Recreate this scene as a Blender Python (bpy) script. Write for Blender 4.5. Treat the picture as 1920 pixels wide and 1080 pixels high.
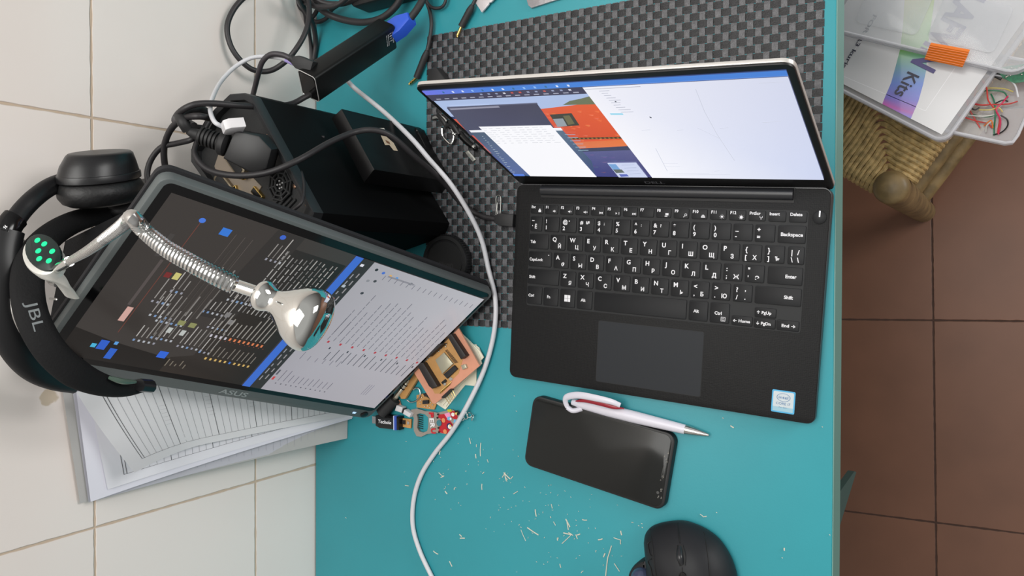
import bpy, bmesh, math, random
from mathutils import Vector, Matrix
random.seed(7)
for o in list(bpy.data.objects): bpy.data.objects.remove(o)
SC = bpy.context.scene
COL = SC.collection
PI = math.pi
V = Vector

# ------------------------------------------------------------------ camera
WX, TZ = 0.7235, 0.75            # shift: wall face at x=0, table top at z=0.75
F, TILT, ROLL, PITCH = 1492.65, 0.54913, 0.0086593, -0.0302823
CAM = V((WX, 0.0, TZ + 0.713765))
def _basis():
    t, r, p = TILT, ROLL, PITCH
    right = V((math.cos(t), 0, -math.sin(t))); up = V((0, 1, 0)); back = V((math.sin(t), 0, math.cos(t)))
    up2 = up*math.cos(p) + back*math.sin(p); B = back*math.cos(p) - up*math.sin(p)
    R = right*math.cos(r) + up2*math.sin(r); U = -right*math.sin(r) + up2*math.cos(r)
    return R, U, B
CR, CU, CB = _basis()
cam = bpy.data.cameras.new('camera'); co = bpy.data.objects.new('camera', cam); COL.objects.link(co)
cam.sensor_width = 36; cam.lens = F/1920*36; cam.clip_start = 0.01
co.matrix_world = Matrix(((CR.x, CU.x, CB.x, CAM.x), (CR.y, CU.y, CB.y, CAM.y), (CR.z, CU.z, CB.z, CAM.z), (0, 0, 0, 1)))
SC.camera = co
SC.view_settings.view_transform = 'Standard'
SC.view_settings.look = 'None'
SC.view_settings.exposure = 0.0
SC.view_settings.gamma = 1.0
try: SC.view_settings.use_curve_mapping = False
except Exception: pass
# ------------------------------------------------------------------ world and lights
w = bpy.data.worlds.new('room_light'); SC.world = w; w.use_nodes = True
nt = w.node_tree; bg = nt.nodes['Background']
tc = nt.nodes.new('ShaderNodeTexCoord'); sp = nt.nodes.new('ShaderNodeSeparateXYZ'); rp = nt.nodes.new('ShaderNodeValToRGB')
mr = nt.nodes.new('ShaderNodeMapRange'); mr.inputs[1].default_value = -1; mr.inputs[2].default_value = 1
nt.links.new(tc.outputs['Generated'], sp.inputs[0]); nt.links.new(sp.outputs[2], mr.inputs[0]); nt.links.new(mr.outputs[0], rp.inputs[0])
rp.color_ramp.elements[0].color = (.10, .09, .085, 1); rp.color_ramp.elements[0].position = .3
rp.color_ramp.elements[1].color = (.60, .59, .575, 1); rp.color_ramp.elements[1].position = .75
nt.links.new(rp.outputs[0], bg.inputs[0]); bg.inputs[1].default_value = 0.78
def area(name, loc, target, size, power, color=(1, 1, 1)):
    l = bpy.data.lights.new(name, 'AREA'); l.energy = power; l.size = size; l.color = color
    o = bpy.data.objects.new(name, l); COL.objects.link(o); o.location = loc
    o.rotation_euler = (V(target)-V(loc)).to_track_quat('-Z', 'Y').to_euler()
    return o
area('ceiling_lamp', (0.36, 0.25, 2.45), (0.25, 0.1, 0.8), 1.1, 23, (1, .985, .95))
area('window_daylight', (2.2, 0.75, 1.10), (0.45, 0.15, 0.3), 0.8, 18, (1, .99, .97))

# ------------------------------------------------------------------ picture -> place helpers (every point has its own height or plane)
def ray(px, py): return (CR*((px-960)/F) - CU*((py-540)/F) - CB).normalized()
def P(px, py, h=0.0):
    d = ray(px, py); return CAM + d*((TZ+h-CAM.z)/d.z)
def W(px, py, off=0.0):
    d = ray(px, py); return CAM + d*((off-CAM.x)/d.x)
def PL(px, py, O, N):
    d = ray(px, py); return CAM + d*((O-CAM).dot(N)/d.dot(N))

# ------------------------------------------------------------------ materials
def lin(c):
    c = c/255.0
    return c/12.92 if c <= .04045 else ((c+.055)/1.055)**2.4
def rgb(r, g, b): return (lin(r), lin(g), lin(b), 1)
MC = {}
def mat(name, col, rough=.5, metal=0, spec=.5, noise=0, nscale=40, bump=0, bscale=200, trans=0, alpha=1, emit=0, coat=0):
    if name in MC: return MC[name]
    m = bpy.data.materials.new(name); m.use_nodes = True; n = m.node_tree; b = n.nodes['Principled BSDF']
    c = rgb(*col)
    b.inputs['Base Color'].default_value = c; b.inputs['Roughness'].default_value = rough
    b.inputs['Metallic'].default_value = metal; b.inputs['Specular IOR Level'].default_value = spec
    b.inputs['Transmission Weight'].default_value = trans; b.inputs['Coat Weight'].default_value = coat
    if alpha < 1: b.inputs['Alpha'].default_value = alpha
    if emit: b.inputs['Emission Color'].default_value = c; b.inputs['Emission Strength'].default_value = emit
    t = n.nodes.new('ShaderNodeTexCoord')
    if noise:
        z = n.nodes.new('ShaderNodeTexNoise'); z.inputs['Scale'].default_value = nscale; z.inputs['Detail'].default_value = 4
        r = n.nodes.new('ShaderNodeValToRGB')
        r.color_ramp.elements[0].color = (c[0]*(1-noise), c[1]*(1-noise), c[2]*(1-noise), 1)
        r.color_ramp.elements[1].color = (min(1, c[0]*(1+noise)), min(1, c[1]*(1+noise)), min(1, c[2]*(1+noise)), 1)
        r.color_ramp.elements[0].position = .3; r.color_ramp.elements[1].position = .7
        n.links.new(t.outputs['Object'], z.inputs['Vector']); n.links.new(z.outputs[0], r.inputs[0]); n.links.new(r.outputs[0], b.inputs['Base Color'])
    if bump:
        z = n.nodes.new('ShaderNodeTexNoise'); z.inputs['Scale'].default_value = bscale; z.inputs['Detail'].default_value = 3
        bp = n.nodes.new('ShaderNodeBump'); bp.inputs['Strength'].default_value = bump; bp.inputs['Distance'].default_value = .001
        n.links.new(t.outputs['Object'], z.inputs['Vector']); n.links.new(z.outputs[0], bp.inputs['Height']); n.links.new(bp.outputs[0], b.inputs['Normal'])
    MC[name] = m; return m
def vcol_mat(name, emit=0, rough=.5, coat=0, spec=.5):
    if name in MC: return MC[name]
    m = bpy.data.materials.new(name); m.use_nodes = True; n = m.node_tree; b = n.nodes['Principled BSDF']
    a = n.nodes.new('ShaderNodeVertexColor'); a.layer_name = 'Col'
    b.inputs['Roughness'].default_value = rough; b.inputs['Coat Weight'].default_value = coat; b.inputs['Specular IOR Level'].default_value = spec
    if emit:
        b.inputs['Base Color'].default_value = (.01, .01, .01, 1)
        n.links.new(a.outputs[0], b.inputs['Emission Color']); b.inputs['Emission Strength'].default_value = emit
    else: n.links.new(a.outputs[0], b.inputs['Base Color'])
    MC[name] = m; return m

def tile_mat(name, ax, pu, pv, ou, ov, rot, tile, grout, gw, rough, noise, stain=None, vary=0.04):
    m = bpy.data.materials.new(name); m.use_nodes = True; n = m.node_tree; L = n.links; b = n.nodes['Principled BSDF']
    tcn = n.nodes.new('ShaderNodeTexCoord'); s = n.nodes.new('ShaderNodeSeparateXYZ')
    mp = n.nodes.new('ShaderNodeMapping'); mp.inputs['Rotation'].default_value = rot
    L.new(tcn.outputs['Object'], mp.inputs[0]); L.new(mp.outputs[0], s.inputs[0])
    def M(op, a, c=None, d=None):
        x = n.nodes.new('ShaderNodeMath'); x.operation = op
        for i, q in enumerate((a, c, d)):
            if q is None: continue
            if isinstance(q, (int, float)): x.inputs[i].default_value = q
            else: L.new(q, x.inputs[i])
        return x.outputs[0]
    wob = n.nodes.new('ShaderNodeTexNoise'); wob.inputs['Scale'].default_value = 60; L.new(tcn.outputs['Object'], wob.inputs['Vector'])
    wv = M('MULTIPLY', M('SUBTRACT', wob.outputs[0], .5), gw*.9)
    masks = []; cells = []
    for axis, p, off in ((ax[0], pu, ou), (ax[1], pv, ov)):
        q = M('DIVIDE', M('SUBTRACT', s.outputs[axis], off), p)
        fr = M('FRACT', q); cells.append(M('FLOOR', q))
        dist = M('MULTIPLY', M('MINIMUM', fr, M('SUBTRACT', 1.0, fr)), p)
        ramp = n.nodes.new('ShaderNodeMapRange'); ramp.inputs[1].default_value = gw*.35; ramp.inputs[2].default_value = gw*.75
        L.new(M('ADD', dist, wv), ramp.inputs[0]); masks.append(ramp.outputs[0])
    mask = M('MINIMUM', masks[0], masks[1])
    nz = n.nodes.new('ShaderNodeTexNoise'); nz.inputs['Scale'].default_value = 9; nz.inputs['Detail'].default_value = 5
    L.new(tcn.outputs['Object'], nz.inputs['Vector'])
    wn = n.nodes.new('ShaderNodeTexWhiteNoise'); cb = n.nodes.new('ShaderNodeCombineXYZ'); L.new(cells[0], cb.inputs[0]); L.new(cells[1], cb.inputs[1]); L.new(cb.outputs[0], wn.inputs['Vector'])
    val = M('ADD', M('MULTIPLY', M('SUBTRACT', nz.outputs[0], .5), noise), M('MULTIPLY', M('SUBTRACT', wn.outputs[0], .5), vary))
    val = M('ADD', val, 1.0)
    t = rgb(*tile); g = rgb(*grout)
    tm = n.nodes.new('ShaderNodeVectorMath'); tm.operation = 'SCALE'; tm.inputs[0].default_value = t[:3]; L.new(val, tm.inputs['Scale'])
    mx = n.nodes.new('ShaderNodeMix'); mx.data_type = 'RGBA'; L.new(mask, mx.inputs[0]); mx.inputs[6].default_value = g; L.new(tm.outputs[0], mx.inputs[7])
    out = mx.outputs[2]
    if stain:
        (sy, sz, sr, sc) = stain
        dy = M('SUBTRACT', s.outputs[1], sy); dz = M('SUBTRACT', s.outputs[2], sz)
        d = M('SQRT', M('ADD', M('MULTIPLY', dy, dy), M('MULTIPLY', dz, dz)))
        n2 = n.nodes.new('ShaderNodeTexNoise'); n2.inputs['Scale'].default_value = 130; L.new(tcn.outputs['Object'], n2.inputs['Vector'])
        d = M('ADD', d, M('MULTIPLY', M('SUBTRACT', n2.outputs[0], .5), sr*1.1))
        rr = n.nodes.new('ShaderNodeMapRange'); rr.inputs[1].default_value = sr; rr.inputs[2].default_value = sr*.8; L.new(d, rr.inputs[0])
        m3 = n.nodes.new('ShaderNodeMix'); m3.data_type = 'RGBA'; L.new(M('MULTIPLY', rr.outputs[0], .75), m3.inputs[0]); L.new(out, m3.inputs[6]); m3.inputs[7].default_value = rgb(*sc); out = m3.outputs[2]
    L.new(out, b.inputs['Base Color'])
    rm = n.nodes.new('ShaderNodeMapRange'); L.new(mask, rm.inputs[0]); rm.inputs[3].default_value = .85; rm.inputs[4].default_value = rough; L.new(rm.outputs[0], b.inputs['Roughness'])
    bp = n.nodes.new('ShaderNodeBump'); bp.inputs['Strength'].default_value = .6; bp.inputs['Distance'].default_value = .0012; L.new(mask, bp.inputs['Height']); L.new(bp.outputs[0], b.inputs['Normal'])
    return m

BLACK = mat('matte_black_plastic', (26, 26, 27), .45)
SOFTBLACK = mat('soft_black_rubber', (34, 34, 35), .6)
CABLE = mat('black_cable_rubber', (40, 38, 40), .5)
GLOSSBLACK = mat('gloss_black', (14, 14, 15), .12)
WHITEP = mat('white_plastic', (214, 212, 214), .35)
CHROME = mat('polished_chrome', (225, 226, 222), .06, 1)
STEEL = mat('brushed_steel', (190, 190, 188), .25, 1)
GOLD = mat('gold_contact', (210, 180, 110), .25, 1)
WHITEINK = mat('white_ink', (225, 225, 228), .6)

# ------------------------------------------------------------------ object helpers
WM = {}
def wm(o): return WM.get(o.name, Matrix.Identity(4)) if o else Matrix.Identity(4)
def obj(name, bm, m=None, parent=None, space='world', smooth=True, label=None):
    me = bpy.data.meshes.new(name)
    if parent is not None and space == 'world': bm.transform(wm(parent).inverted())
    bmesh.ops.recalc_face_normals(bm, faces=bm.faces) if len(bm.faces) < 60000 else None
    bm.to_mesh(me); bm.free()
    if smooth:
        for p in me.polygons: p.use_smooth = True
        try: me.set_sharp_from_angle(angle=math.radians(38))
        except Exception: pass
    o = bpy.data.objects.new(name, me); COL.objects.link(o)
    if m:
        for mm in (m if isinstance(m, (list, tuple)) else [m]): me.materials.append(mm)
    if parent is not None: o.parent = parent; WM[o.name] = wm(parent)
    if label: o['label'] = label
    return o
def tag(o, label, cat, group=None, kind=None):
    o['label'] = label; o['category'] = cat
    if group: o['group'] = group
    if kind: o['kind'] = kind
    return o
def thing(name, label, cat, loc=(0, 0, 0), rot=(0, 0, 0), group=None):
    o = bpy.data.objects.new(name, None); COL.objects.link(o); o.location = loc; o.rotation_euler = rot; o.empty_display_size = .02
    from mathutils import Euler
    WM[o.name] = Matrix.Translation(V(loc)) @ Euler(rot).to_matrix().to_4x4()
    return tag(o, label, cat, group)
def BM(): return bmesh.new()
def box(bm, lo, hi, M=None, mi=0):
    lo, hi = V(lo), V(hi); vs = []
    for x in (lo.x, hi.x):
        for y in (lo.y, hi.y):
            for z in (lo.z, hi.z):
                p = V((x, y, z)); vs.append(bm.verts.new(M @ p if M else p))
    for f in ((0, 1, 3, 2), (4, 6, 7, 5), (0, 4, 5, 1), (2, 3, 7, 6), (0, 2, 6, 4), (1, 5, 7, 3)):
        fc = bm.faces.new([vs[i] for i in f]); fc.material_index = mi
    return vs
def frame(o, x, n):
    """matrix with origin o, x axis x, z axis n"""
    x = V(x).normalized(); n = V(n); n = (n - x*n.dot(x)).normalized(); y = n.cross(x)
    return Matrix(((x.x, y.x, n.x, o[0]), (x.y, y.y, n.y, o[1]), (x.z, y.z, n.z, o[2]), (0, 0, 0, 1)))
def rrect(x0, y0, x1, y1, r, k=5):
    r = min(r, (x1-x0)/2, (y1-y0)/2); pts = []
    for cx, cy, a in ((x1-r, y1-r, 0), (x0+r, y1-r, PI/2), (x0+r, y0+r, PI), (x1-r, y0+r, 1.5*PI)):
        for i in range(k+1): t = a + i*PI/2/k; pts.append((cx+r*math.cos(t), cy+r*math.sin(t)))
    return pts
def prism(bm, pts, z0, z1, M=None, bev=0, mi=0, zf=None):
    """extrude 2-D outline from z0 to z1 with a small rounded top edge"""
    n = len(pts); cx = sum(p[0] for p in pts)/n; cy = sum(p[1] for p in pts)/n
    rings = [(z0, 0)]
    if bev > 0: rings += [(z1-bev, 0), (z1-bev*.3, bev*.3), (z1, bev)]
    else: rings += [(z1, 0)]
    def inset(p, d):
        if d == 0: return p
        i = pts.index(p); a = V(pts[i-1]); b = V(pts[(i+1) % n]); t = (b-a)
        if t.length < 1e-9: return p
        t.normalize(); nn = V((-t.y, t.x)); return (p[0]+nn.x*d, p[1]+nn.y*d)
    area2 = sum(pts[i][0]*pts[(i+1) % n][1]-pts[(i+1) % n][0]*pts[i][1] for i in range(n))
    sg = 1 if area2 > 0 else -1
    rv = []
    for z, d in rings:
        row = []
        for p in pts:
            q = inset(p, d*sg); zz = z + (zf(q[0], q[1]) if (zf and z != z0) else 0)
            v = V((q[0], q[1], zz)); row.append(bm.verts.new(M @ v if M else v))
        rv.append(row)
    for a, b in zip(rv, rv[1:]):
        for i in range(n): f = bm.faces.new((a[i], a[(i+1) % n], b[(i+1) % n], b[i])); f.material_index = mi
    f = bm.faces.new(rv[-1]); f.material_index = mi
    f = bm.faces.new(rv[0][::-1]); f.material_index = mi
def smooth_path(pts, k=8):
    pts = [V(p) for p in pts]
    if len(pts) < 3: return pts
    out = []
    for i in range(len(pts)-1):
        p0 = pts[i-1] if i else pts[0]*2-pts[1]; p1 = pts[i]; p2 = pts[i+1]; p3 = pts[i+2] if i+2 < len(pts) else pts[-1]*2-pts[-2]
        for j in range(k):
            t = j/k
            out.append(.5*((2*p1)+(p2-p0)*t+(2*p0-5*p1+4*p2-p3)*t*t+(3*p1-p0-3*p2+p3)*t**3))
    out.append(pts[-1]); return out
def tube(bm, pts, r, seg=10, k=8, cap=True, ry=None, wide=None, mi=0, closed=False):
    """round tube; r number or function of t in 0..1; with ry + wide an elliptical strap"""
    path = smooth_path(pts, k) if k > 1 else [V(p) for p in pts]
    n = len(path); rows = []; prev = None
    for i, p in enumerate(path):
        t = (path[min(i+1, n-1)]-path[max(i-1, 0)])
        if t.length < 1e-9: t = V((1, 0, 0))
        t.normalize()
        if wide is not None: b = V(wide); b = (b-t*b.dot(t)).normalized()
        else:
            b = prev if prev is not None else (V((0, 0, 1)) if abs(t.z) < .9 else V((1, 0, 0)))
            b = (b-t*b.dot(t)).normalized(); prev = b
        a = t.cross(b); f = i/(n-1)
        r1 = r(f) if callable(r) else r; r2 = (ry(f) if callable(ry) else ry) if ry else r1
        rows.append([bm.verts.new(p + a*(r1*math.cos(2*PI*j/seg)) + b*(r2*math.sin(2*PI*j/seg))) for j in range(seg)])
    pairs = list(zip(rows, rows[1:]))
    if closed: pairs.append((rows[-1], rows[0]))
    for a, b in pairs:
        for j in range(seg): f = bm.faces.new((a[j], a[(j+1) % seg], b[(j+1) % seg], b[j])); f.material_index = mi
    if cap and not closed:
        bm.faces.new(rows[0][::-1]).material_index = mi; bm.faces.new(rows[-1]).material_index = mi
def lathe(bm, prof, M=None, seg=28, mi=0):
    """prof list of (r, z)"""
    rows = []
    for r, z in prof:
        rows.append([bm.verts.new((M or Matrix.Identity(4)) @ V((max(r, 1e-5)*math.cos(2*PI*j/seg), max(r, 1e-5)*math.sin(2*PI*j/seg), z))) for j in range(seg)])
    for a, b in zip(rows, rows[1:]):
        for j in range(seg): f = bm.faces.new((a[j], a[(j+1) % seg], b[(j+1) % seg], b[j])); f.material_index = mi
    bm.faces.new(rows[0][::-1]).material_index = mi; bm.faces.new(rows[-1]).material_index = mi
def ball(bm, c, r, seg=16, sq=(1, 1, 1)):
    lathe(bm, [(r*math.sin(PI*i/10), -r*math.cos(PI*i/10)) for i in range(11)], Matrix.Translation(V(c)) @ Matrix.Diagonal((*sq, 1)), seg)
def px(path): return [P(*p) for p in path]
def pq(path, lift=-.045): return [P(a, b_, h + (lift if h > .19 else lift*max(0, (h-.10))/.09)) for a, b_, h in path]

class Canvas:
    """flat printed or lit picture: layered faces, each with its own colours"""
    def __init__(s, M, step=2e-5): s.M, s.bm, s.n, s.step = M, BM(), 0, step; s.lay = s.bm.loops.layers.float_color.new('Col')
    def poly(s, pts, cols, lift=True):
        if lift: s.n += 1
        z = s.n*s.step
        if not isinstance(cols, list): cols = [cols]*len(pts)
        vs = [s.bm.verts.new(s.M @ V((p[0], p[1], z))) for p in pts]
        f = s.bm.faces.new(vs)
        for l, c in zip(f.loops, cols): l[s.lay] = (lin(c[0]), lin(c[1]), lin(c[2]), 1)
    def rect(s, x0, y0, x1, y1, c, lift=True): s.poly([(x0, y0), (x1, y0), (x1, y1), (x0, y1)], c, lift)
    def line(s, a, b, w, c, lift=False):
        a, b = V(a), V(b); d = (b-a).normalized(); n = V((-d.y, d.x))*w/2
        s.poly([a-n, b-n, b+n, a+n], c, lift)
    def disc(s, c, r, col, k=16): s.poly([(c[0]+r*math.cos(2*PI*i/k), c[1]+r*math.sin(2*PI*i/k)) for i in range(k)], col)
    def done(s, name, m, parent=None, space='world', label=None):
        me = bpy.data.meshes.new(name)
        if parent is not None and space == 'world': s.bm.transform(wm(parent).inverted())
        s.bm.to_mesh(me); s.bm.free(); o = bpy.data.objects.new(name, me); COL.objects.link(o); me.materials.append(m)
        if parent is not None: o.parent = parent; WM[o.name] = wm(parent)
        if label: o['label'] = label
        return o

TXT = {}
def text_mesh(body, bold=0.0):
    key = (body, bold)
    if key not in TXT:
        c = bpy.data.curves.new('t', 'FONT'); c.body = body; c.size = 1; c.offset = bold; c.resolution_u = 3; c.extrude = 0
        c.align_x = 'LEFT'; o = bpy.data.objects.new('t', c); COL.objects.link(o)
        dg = bpy.context.evaluated_depsgraph_get(); me = bpy.data.meshes.new_from_object(o.evaluated_get(dg))
        vs = [v.co.copy() for v in me.vertices]; fs = [tuple(p.vertices) for p in me.polygons]
        bpy.data.objects.remove(o); bpy.data.curves.remove(c); bpy.data.meshes.remove(me)
        if vs:
            x0 = min(v.x for v in vs); x1 = max(v.x for v in vs); y0 = min(v.y for v in vs); y1 = max(v.y for v in vs)
        else: x0 = y0 = 0; x1 = y1 = 1
        TXT[key] = (vs, fs, x0, x1, y0, y1)
    return TXT[key]
def put_text(bm, body, M, x, y, h, w=None, bold=0.0, align='L', shear=0, capref=True):
    """lettering into bm on plane M; (x,y)= left end of baseline; h = cap height, w = total width"""
    vs, fs, x0, x1, y0, y1 = text_mesh(body, bold)
    if not vs: return
    s = h/.70; sx = (w/(x1-x0)) if w else s
    off = 0
    if align == 'C': off = -(x1-x0)*sx/2
    if align == 'R': off = -(x1-x0)*sx
    nv = [bm.verts.new(M @ V((x+off+(v.x-x0)*sx+shear*v.y*s, y+v.y*s, 0))) for v in vs]
    for f in fs:
        try: bm.faces.new([nv[i] for i in f])
        except Exception: pass
def rot_text(bm, body, M, o, e, h, bold=0, shear=0):
    """lettering whose baseline runs from o to e in plane M"""
    o, e = V(o), V(e); d = e-o; a = math.atan2(d.y, d.x)
    M2 = M @ Matrix.Translation((o.x, o.y, 0)) @ Matrix.Rotation(a, 4, 'Z')
    put_text(bm, body, M2, 0, 0, h, d.length, bold, 'L', shear)

# ================================================================== SETTING
wall = BM(); box(wall, (-.12, -1.6, 0), (0, 1.6, 2.7))
wmt = tile_mat('glazed_wall_tile', (1, 2), .1925, .1905, .1325, TZ+.0925, (0, 0, 0), (241, 232, 226), (206, 184, 162), .0021, .16, .05, stain=(W(90, 745).y, W(90, 745).z, .0085, (196, 178, 150)), vary=.03)
o = obj('wall_left', wall, wmt, smooth=False); o['kind'] = 'structure'
fl = BM(); box(fl, (-.12, -1.6, -.05), (2.6, 1.6, 0))
fmt = tile_mat('terracotta_floor_tile', (0, 1), .331, .331, WX-.0935, -.107, (0, 0, math.radians(-1.9)), (116, 80, 62), (66, 45, 36), .0026, .45, .5, vary=.12)
o = obj('floor', fl, fmt, smooth=False); o['kind'] = 'structure'

# ================================================================== TABLE
TEAL = mat('teal_laminate', (46, 147, 158), .42, noise=.05, nscale=6, bump=.05, bscale=500)
TEALE = mat('teal_edge_band', (104, 150, 142), .45)
xe = WX-.1202
t = thing('table', 'turquoise laminate table pushed against the white tiled wall', 'table', (xe/2, -.05, 0))
ta = math.radians(-.75)
b = BM(); prism(b, [(.002, -.75), (xe+.0105, -.75), (xe-.0060, .62), (.002, .62)], TZ-.032, TZ, None, .001)
obj('table_top', b, TEAL, t)
b = BM()
for y0, y1 in ((-.75, .62),):
    M = Matrix.Identity(4)
    xa = xe+.0105+.0008; xb = xe-.006+.0008
    vs = [b.verts.new(p) for p in ((xa-.0008, y0, TZ-.034), (xa, y0, TZ-.034), (xb, y1, TZ-.034), (xb-.0008, y1, TZ-.034), (xa-.0008, y0, TZ-.0006), (xa, y0, TZ-.0006), (xb, y1, TZ-.0006), (xb-.0008, y1, TZ-.0006))]
    for f in ((0, 1, 2, 3), (4, 7, 6, 5), (0, 4, 5, 1), (1, 5, 6, 2), (2, 6, 7, 3), (3, 7, 4, 0)): b.faces.new([vs[i] for i in f])
obj('edge_band', b, TEALE, t, label='paler worn edge strip')
TEALD = mat('dark_teal_metal', (50, 84, 82), .5)
for (lx, ly) in ((.05, -.68), (.05, .55), (xe-.10, -.68), (xe-.10, .55)):
    b = BM(); box(b, (lx, ly, 0), (lx+.045, ly+.045, TZ-.032)); obj('leg', b, TEALD, t)
# folding bracket seen below the free edge
b = BM()
ya, yb = -.1995, -.2330
xf = xe+.004
for (pts) in ([(ya, -.034), (ya, -.120), (ya-.0035, -.132), (yb, -.034)],):
    f1 = [b.verts.new((xf, y, TZ+z)) for y, z in pts]; f2 = [b.verts.new((xf-.006, y, TZ+z)) for y, z in pts]
    b.faces.new(f1); b.faces.new(f2[::-1])
    for i in range(4): b.faces.new((f1[i], f2[i], f2[(i+1) % 4], f1[(i+1) % 4]))
obj('bracket', b, TEALD, t)

# ================================================================== WOVEN PLACEMAT
mt_l = mat('woven_strap_grey', (92, 92, 95), .42, noise=.25, nscale=300, bump=.5, bscale=900)
mt_d = mat('woven_strap_black', (30, 30, 33), .5, noise=.3, nscale=300, bump=.5, bscale=900)
x0, y0 = P(799, 605).x, P(800, 606).y; px_, py_ = .00722, .00728
nx, ny = 58, 44
b = BM()
def strap(b, cx, cy, lx, ly, z, bow, mi, axis):
    n = 4; rows = []
    for i in range(n+1):
        t_ = i/n*2-1; zz = z + bow*(1-t_*t_)
        if axis == 'y': a = V((cx-lx/2, cy+t_*ly/2, zz)); c = V((cx+lx/2, cy+t_*ly/2, zz))
        else: a = V((cx+t_*lx/2, cy-ly/2, zz)); c = V((cx+t_*lx/2, cy+ly/2, zz))
        rows.append((b.verts.new(a), b.verts.new(c)))
    for r0, r1 in zip(rows, rows[1:]):
        f = b.faces.new((r0[0], r0[1], r1[1], r1[0])); f.material_index = mi
for i in range(nx):
    for j in range(ny):
        cx = x0+(i+.5)*px_; cy = y0+(j+.5)*py_
        if (i+j) % 2:
            strap(b, cx, cy, .0054, py_*1.12, TZ+.0006, .0006, 0, 'y')
            strap(b, cx, cy, px_*1.1, .0066, TZ+.0004, 0, 1, 'x')
        else:
            strap(b, cx, cy, px_*1.18, .0066, TZ+.0006, .0003, 1, 'x')
            strap(b, cx, cy, .0054, py_*1.1, TZ+.0004, 0, 0, 'y')
o = obj('woven_placemat', b, [mt_l, mt_d]); tag(o, 'black basket-woven plastic placemat under the laptop', 'placemat')

# ================================================================== LAPTOP
LO = V((WX-.4339, -.1173, TZ)); LA = -.0551706
lap = thing('laptop', 'open black laptop with silver rim and bright screen on the woven placemat', 'laptop', LO, (0, 0, LA))
LMx = WM[lap.name]
DARK = mat('carbon_fibre_weave', (36, 36, 37), .55, bump=.25, bscale=700, spec=.2)
# fine twill of carbon fibre
n = DARK.node_tree; bs = n.nodes['Principled BSDF']
ck = n.nodes.new('ShaderNodeTexChecker'); ck.inputs['Scale'].default_value = 900; ck.inputs['Color1'].default_value = rgb(22, 22, 23); ck.inputs['Color2'].default_value = rgb(29, 29, 29)
mp = n.nodes.new('ShaderNodeMapping'); mp.inputs['Rotation'].default_value = (0, 0, PI/4); tcn = n.nodes.new('ShaderNodeTexCoord')
n.links.new(tcn.outputs['Object'], mp.inputs[0]); n.links.new(mp.outputs[0], ck.inputs[0]); n.links.new(ck.outputs[0], bs.inputs['Base Color'])
ALU = mat('laptop_aluminium', (206, 203, 199), .35, .4)
slope = lambda u, v: .03*v
b = BM(); prism(b, rrect(0, 0, .304, .1995, .007), .0028, .0078, None, .0, zf=slope); obj('base_shell', b, mat('anodised_dark', (60, 60, 62), .4, .3), lap, 'local')
b = BM(); prism(b, rrect(.0002, .0002, .3038, .1985, .0068), .006, .009, None, .0007, zf=slope); obj('palm_rest', b, DARK, lap, 'local')
KD = mat('keyboard_deck_black', (42, 43, 44), .55, spec=.25)
KS = Matrix.Rotation(.03, 4, 'X')    # the deck slopes up towards the hinge
def dk(z): return Matrix.Translation((0, 0, .009+z)) @ KS
b = BM()
prism(b, rrect(.0175, .0765, .2872, .1800, .002), -.0004, .00015, dk(0), 0)
obj('keyboard_deck', b, KD, lap, 'local')
KEY = mat('keycap_black', (24, 25, 27), .5, spec=.25)
rows = []
def U(*a): return a
F0, F1_ = .1700, .1790
fk = [('Esc', .0185, .0327), ('F1', .0350, .0493), ('F2', .0520, .0663), ('F3', .0690, .0832), ('F4', .0860, .1001), ('F5', .1026, .1168), ('F6', .1195, .1338), ('F7', .1360, .1503), ('F8', .1526, .1669), ('F9', .1696, .1839), ('F10', .1865, .2009), ('F11', .2035, .2180), ('F12', .2206, .2351), ('PrtScr', .2377, .2521), ('Insert', .2547, .2691), ('Delete', .2718, .2862)]
keys = []   # x0,x1,y0,y1,[(text,rx,ry,h,w)]
icons = {'Esc': 'lock', 'F1': 'spk0', 'F2': 'spk1', 'F3': 'spk2', 'F4': 'prev', 'F5': 'play', 'F6': 'next', 'F8': 'disp', 'F9': 'srch', 'F10': 'kbd', 'F11': 'sun0', 'F12': 'sun1', 'PrtScr': 'ant'}
for nme, a, c in fk:
    keys.append((a, c, F0, F1_, [(nme, .0012 if len(nme) < 4 else .001, .0058, .0021, None)], icons.get(nme)))
R1 = ['`~', '1!', '2@"', '3#№', '4$;', '5%', '6^:', '7&?', '8*', '9(', '0)', '-_', '=+']
xs1 = [(.0188, .0319)] + [(.0350+.01901*i, .0515+.01904*i) for i in range(12)]
cyr = {0: 'Ё'}
for i, (s_, (a, c)) in enumerate(zip(R1, xs1)):
    L_ = []
    if i == 0: L_ = [('~', .0022, .0100, .0026, None), ('`', .0022, .003, .0026, None), ('Ё', .0062, .003, .0028, None)]
    else:
        L_ = [(s_[0], .0022, .0025, .0030, None), (s_[1], .0022, .0093, .0030, None)]
        if len(s_) > 2: L_.append((s_[2], .0098, .0097, .0022, None))
    keys.append((a, c, .1523, .1672, L_, None))
keys.append((.2634, .2862, .1523, .1672, [('Backspace', .003, .0063, .0024, .0175)], None))
R2 = [('Q', 'Й'), ('W', 'Ц'), ('E', 'У'), ('R', 'К'), ('T', 'Е'), ('Y', 'Н'), ('U', 'Г'), ('I', 'Ш'), ('O', 'Щ'), ('P', 'З'), ('{', 'Х', '['), ('}', 'Ъ', ']')]
keys.append((.0182, .0403, .1345, .1496, [('Tab', .0018, .0062, .0023, None)], None))
for i, k_ in enumerate(R2):
    a = .0426+.01917*i; L_ = [(k_[0], .0030, .0092, .0033, None), (k_[1], .0105, .0022, .0030, None)]
    if len(k_) > 2: L_.append((k_[2], .0030, .0022, .0030, None))
    keys.append((a, a+.0166, .1345, .1496, L_, None))
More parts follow.
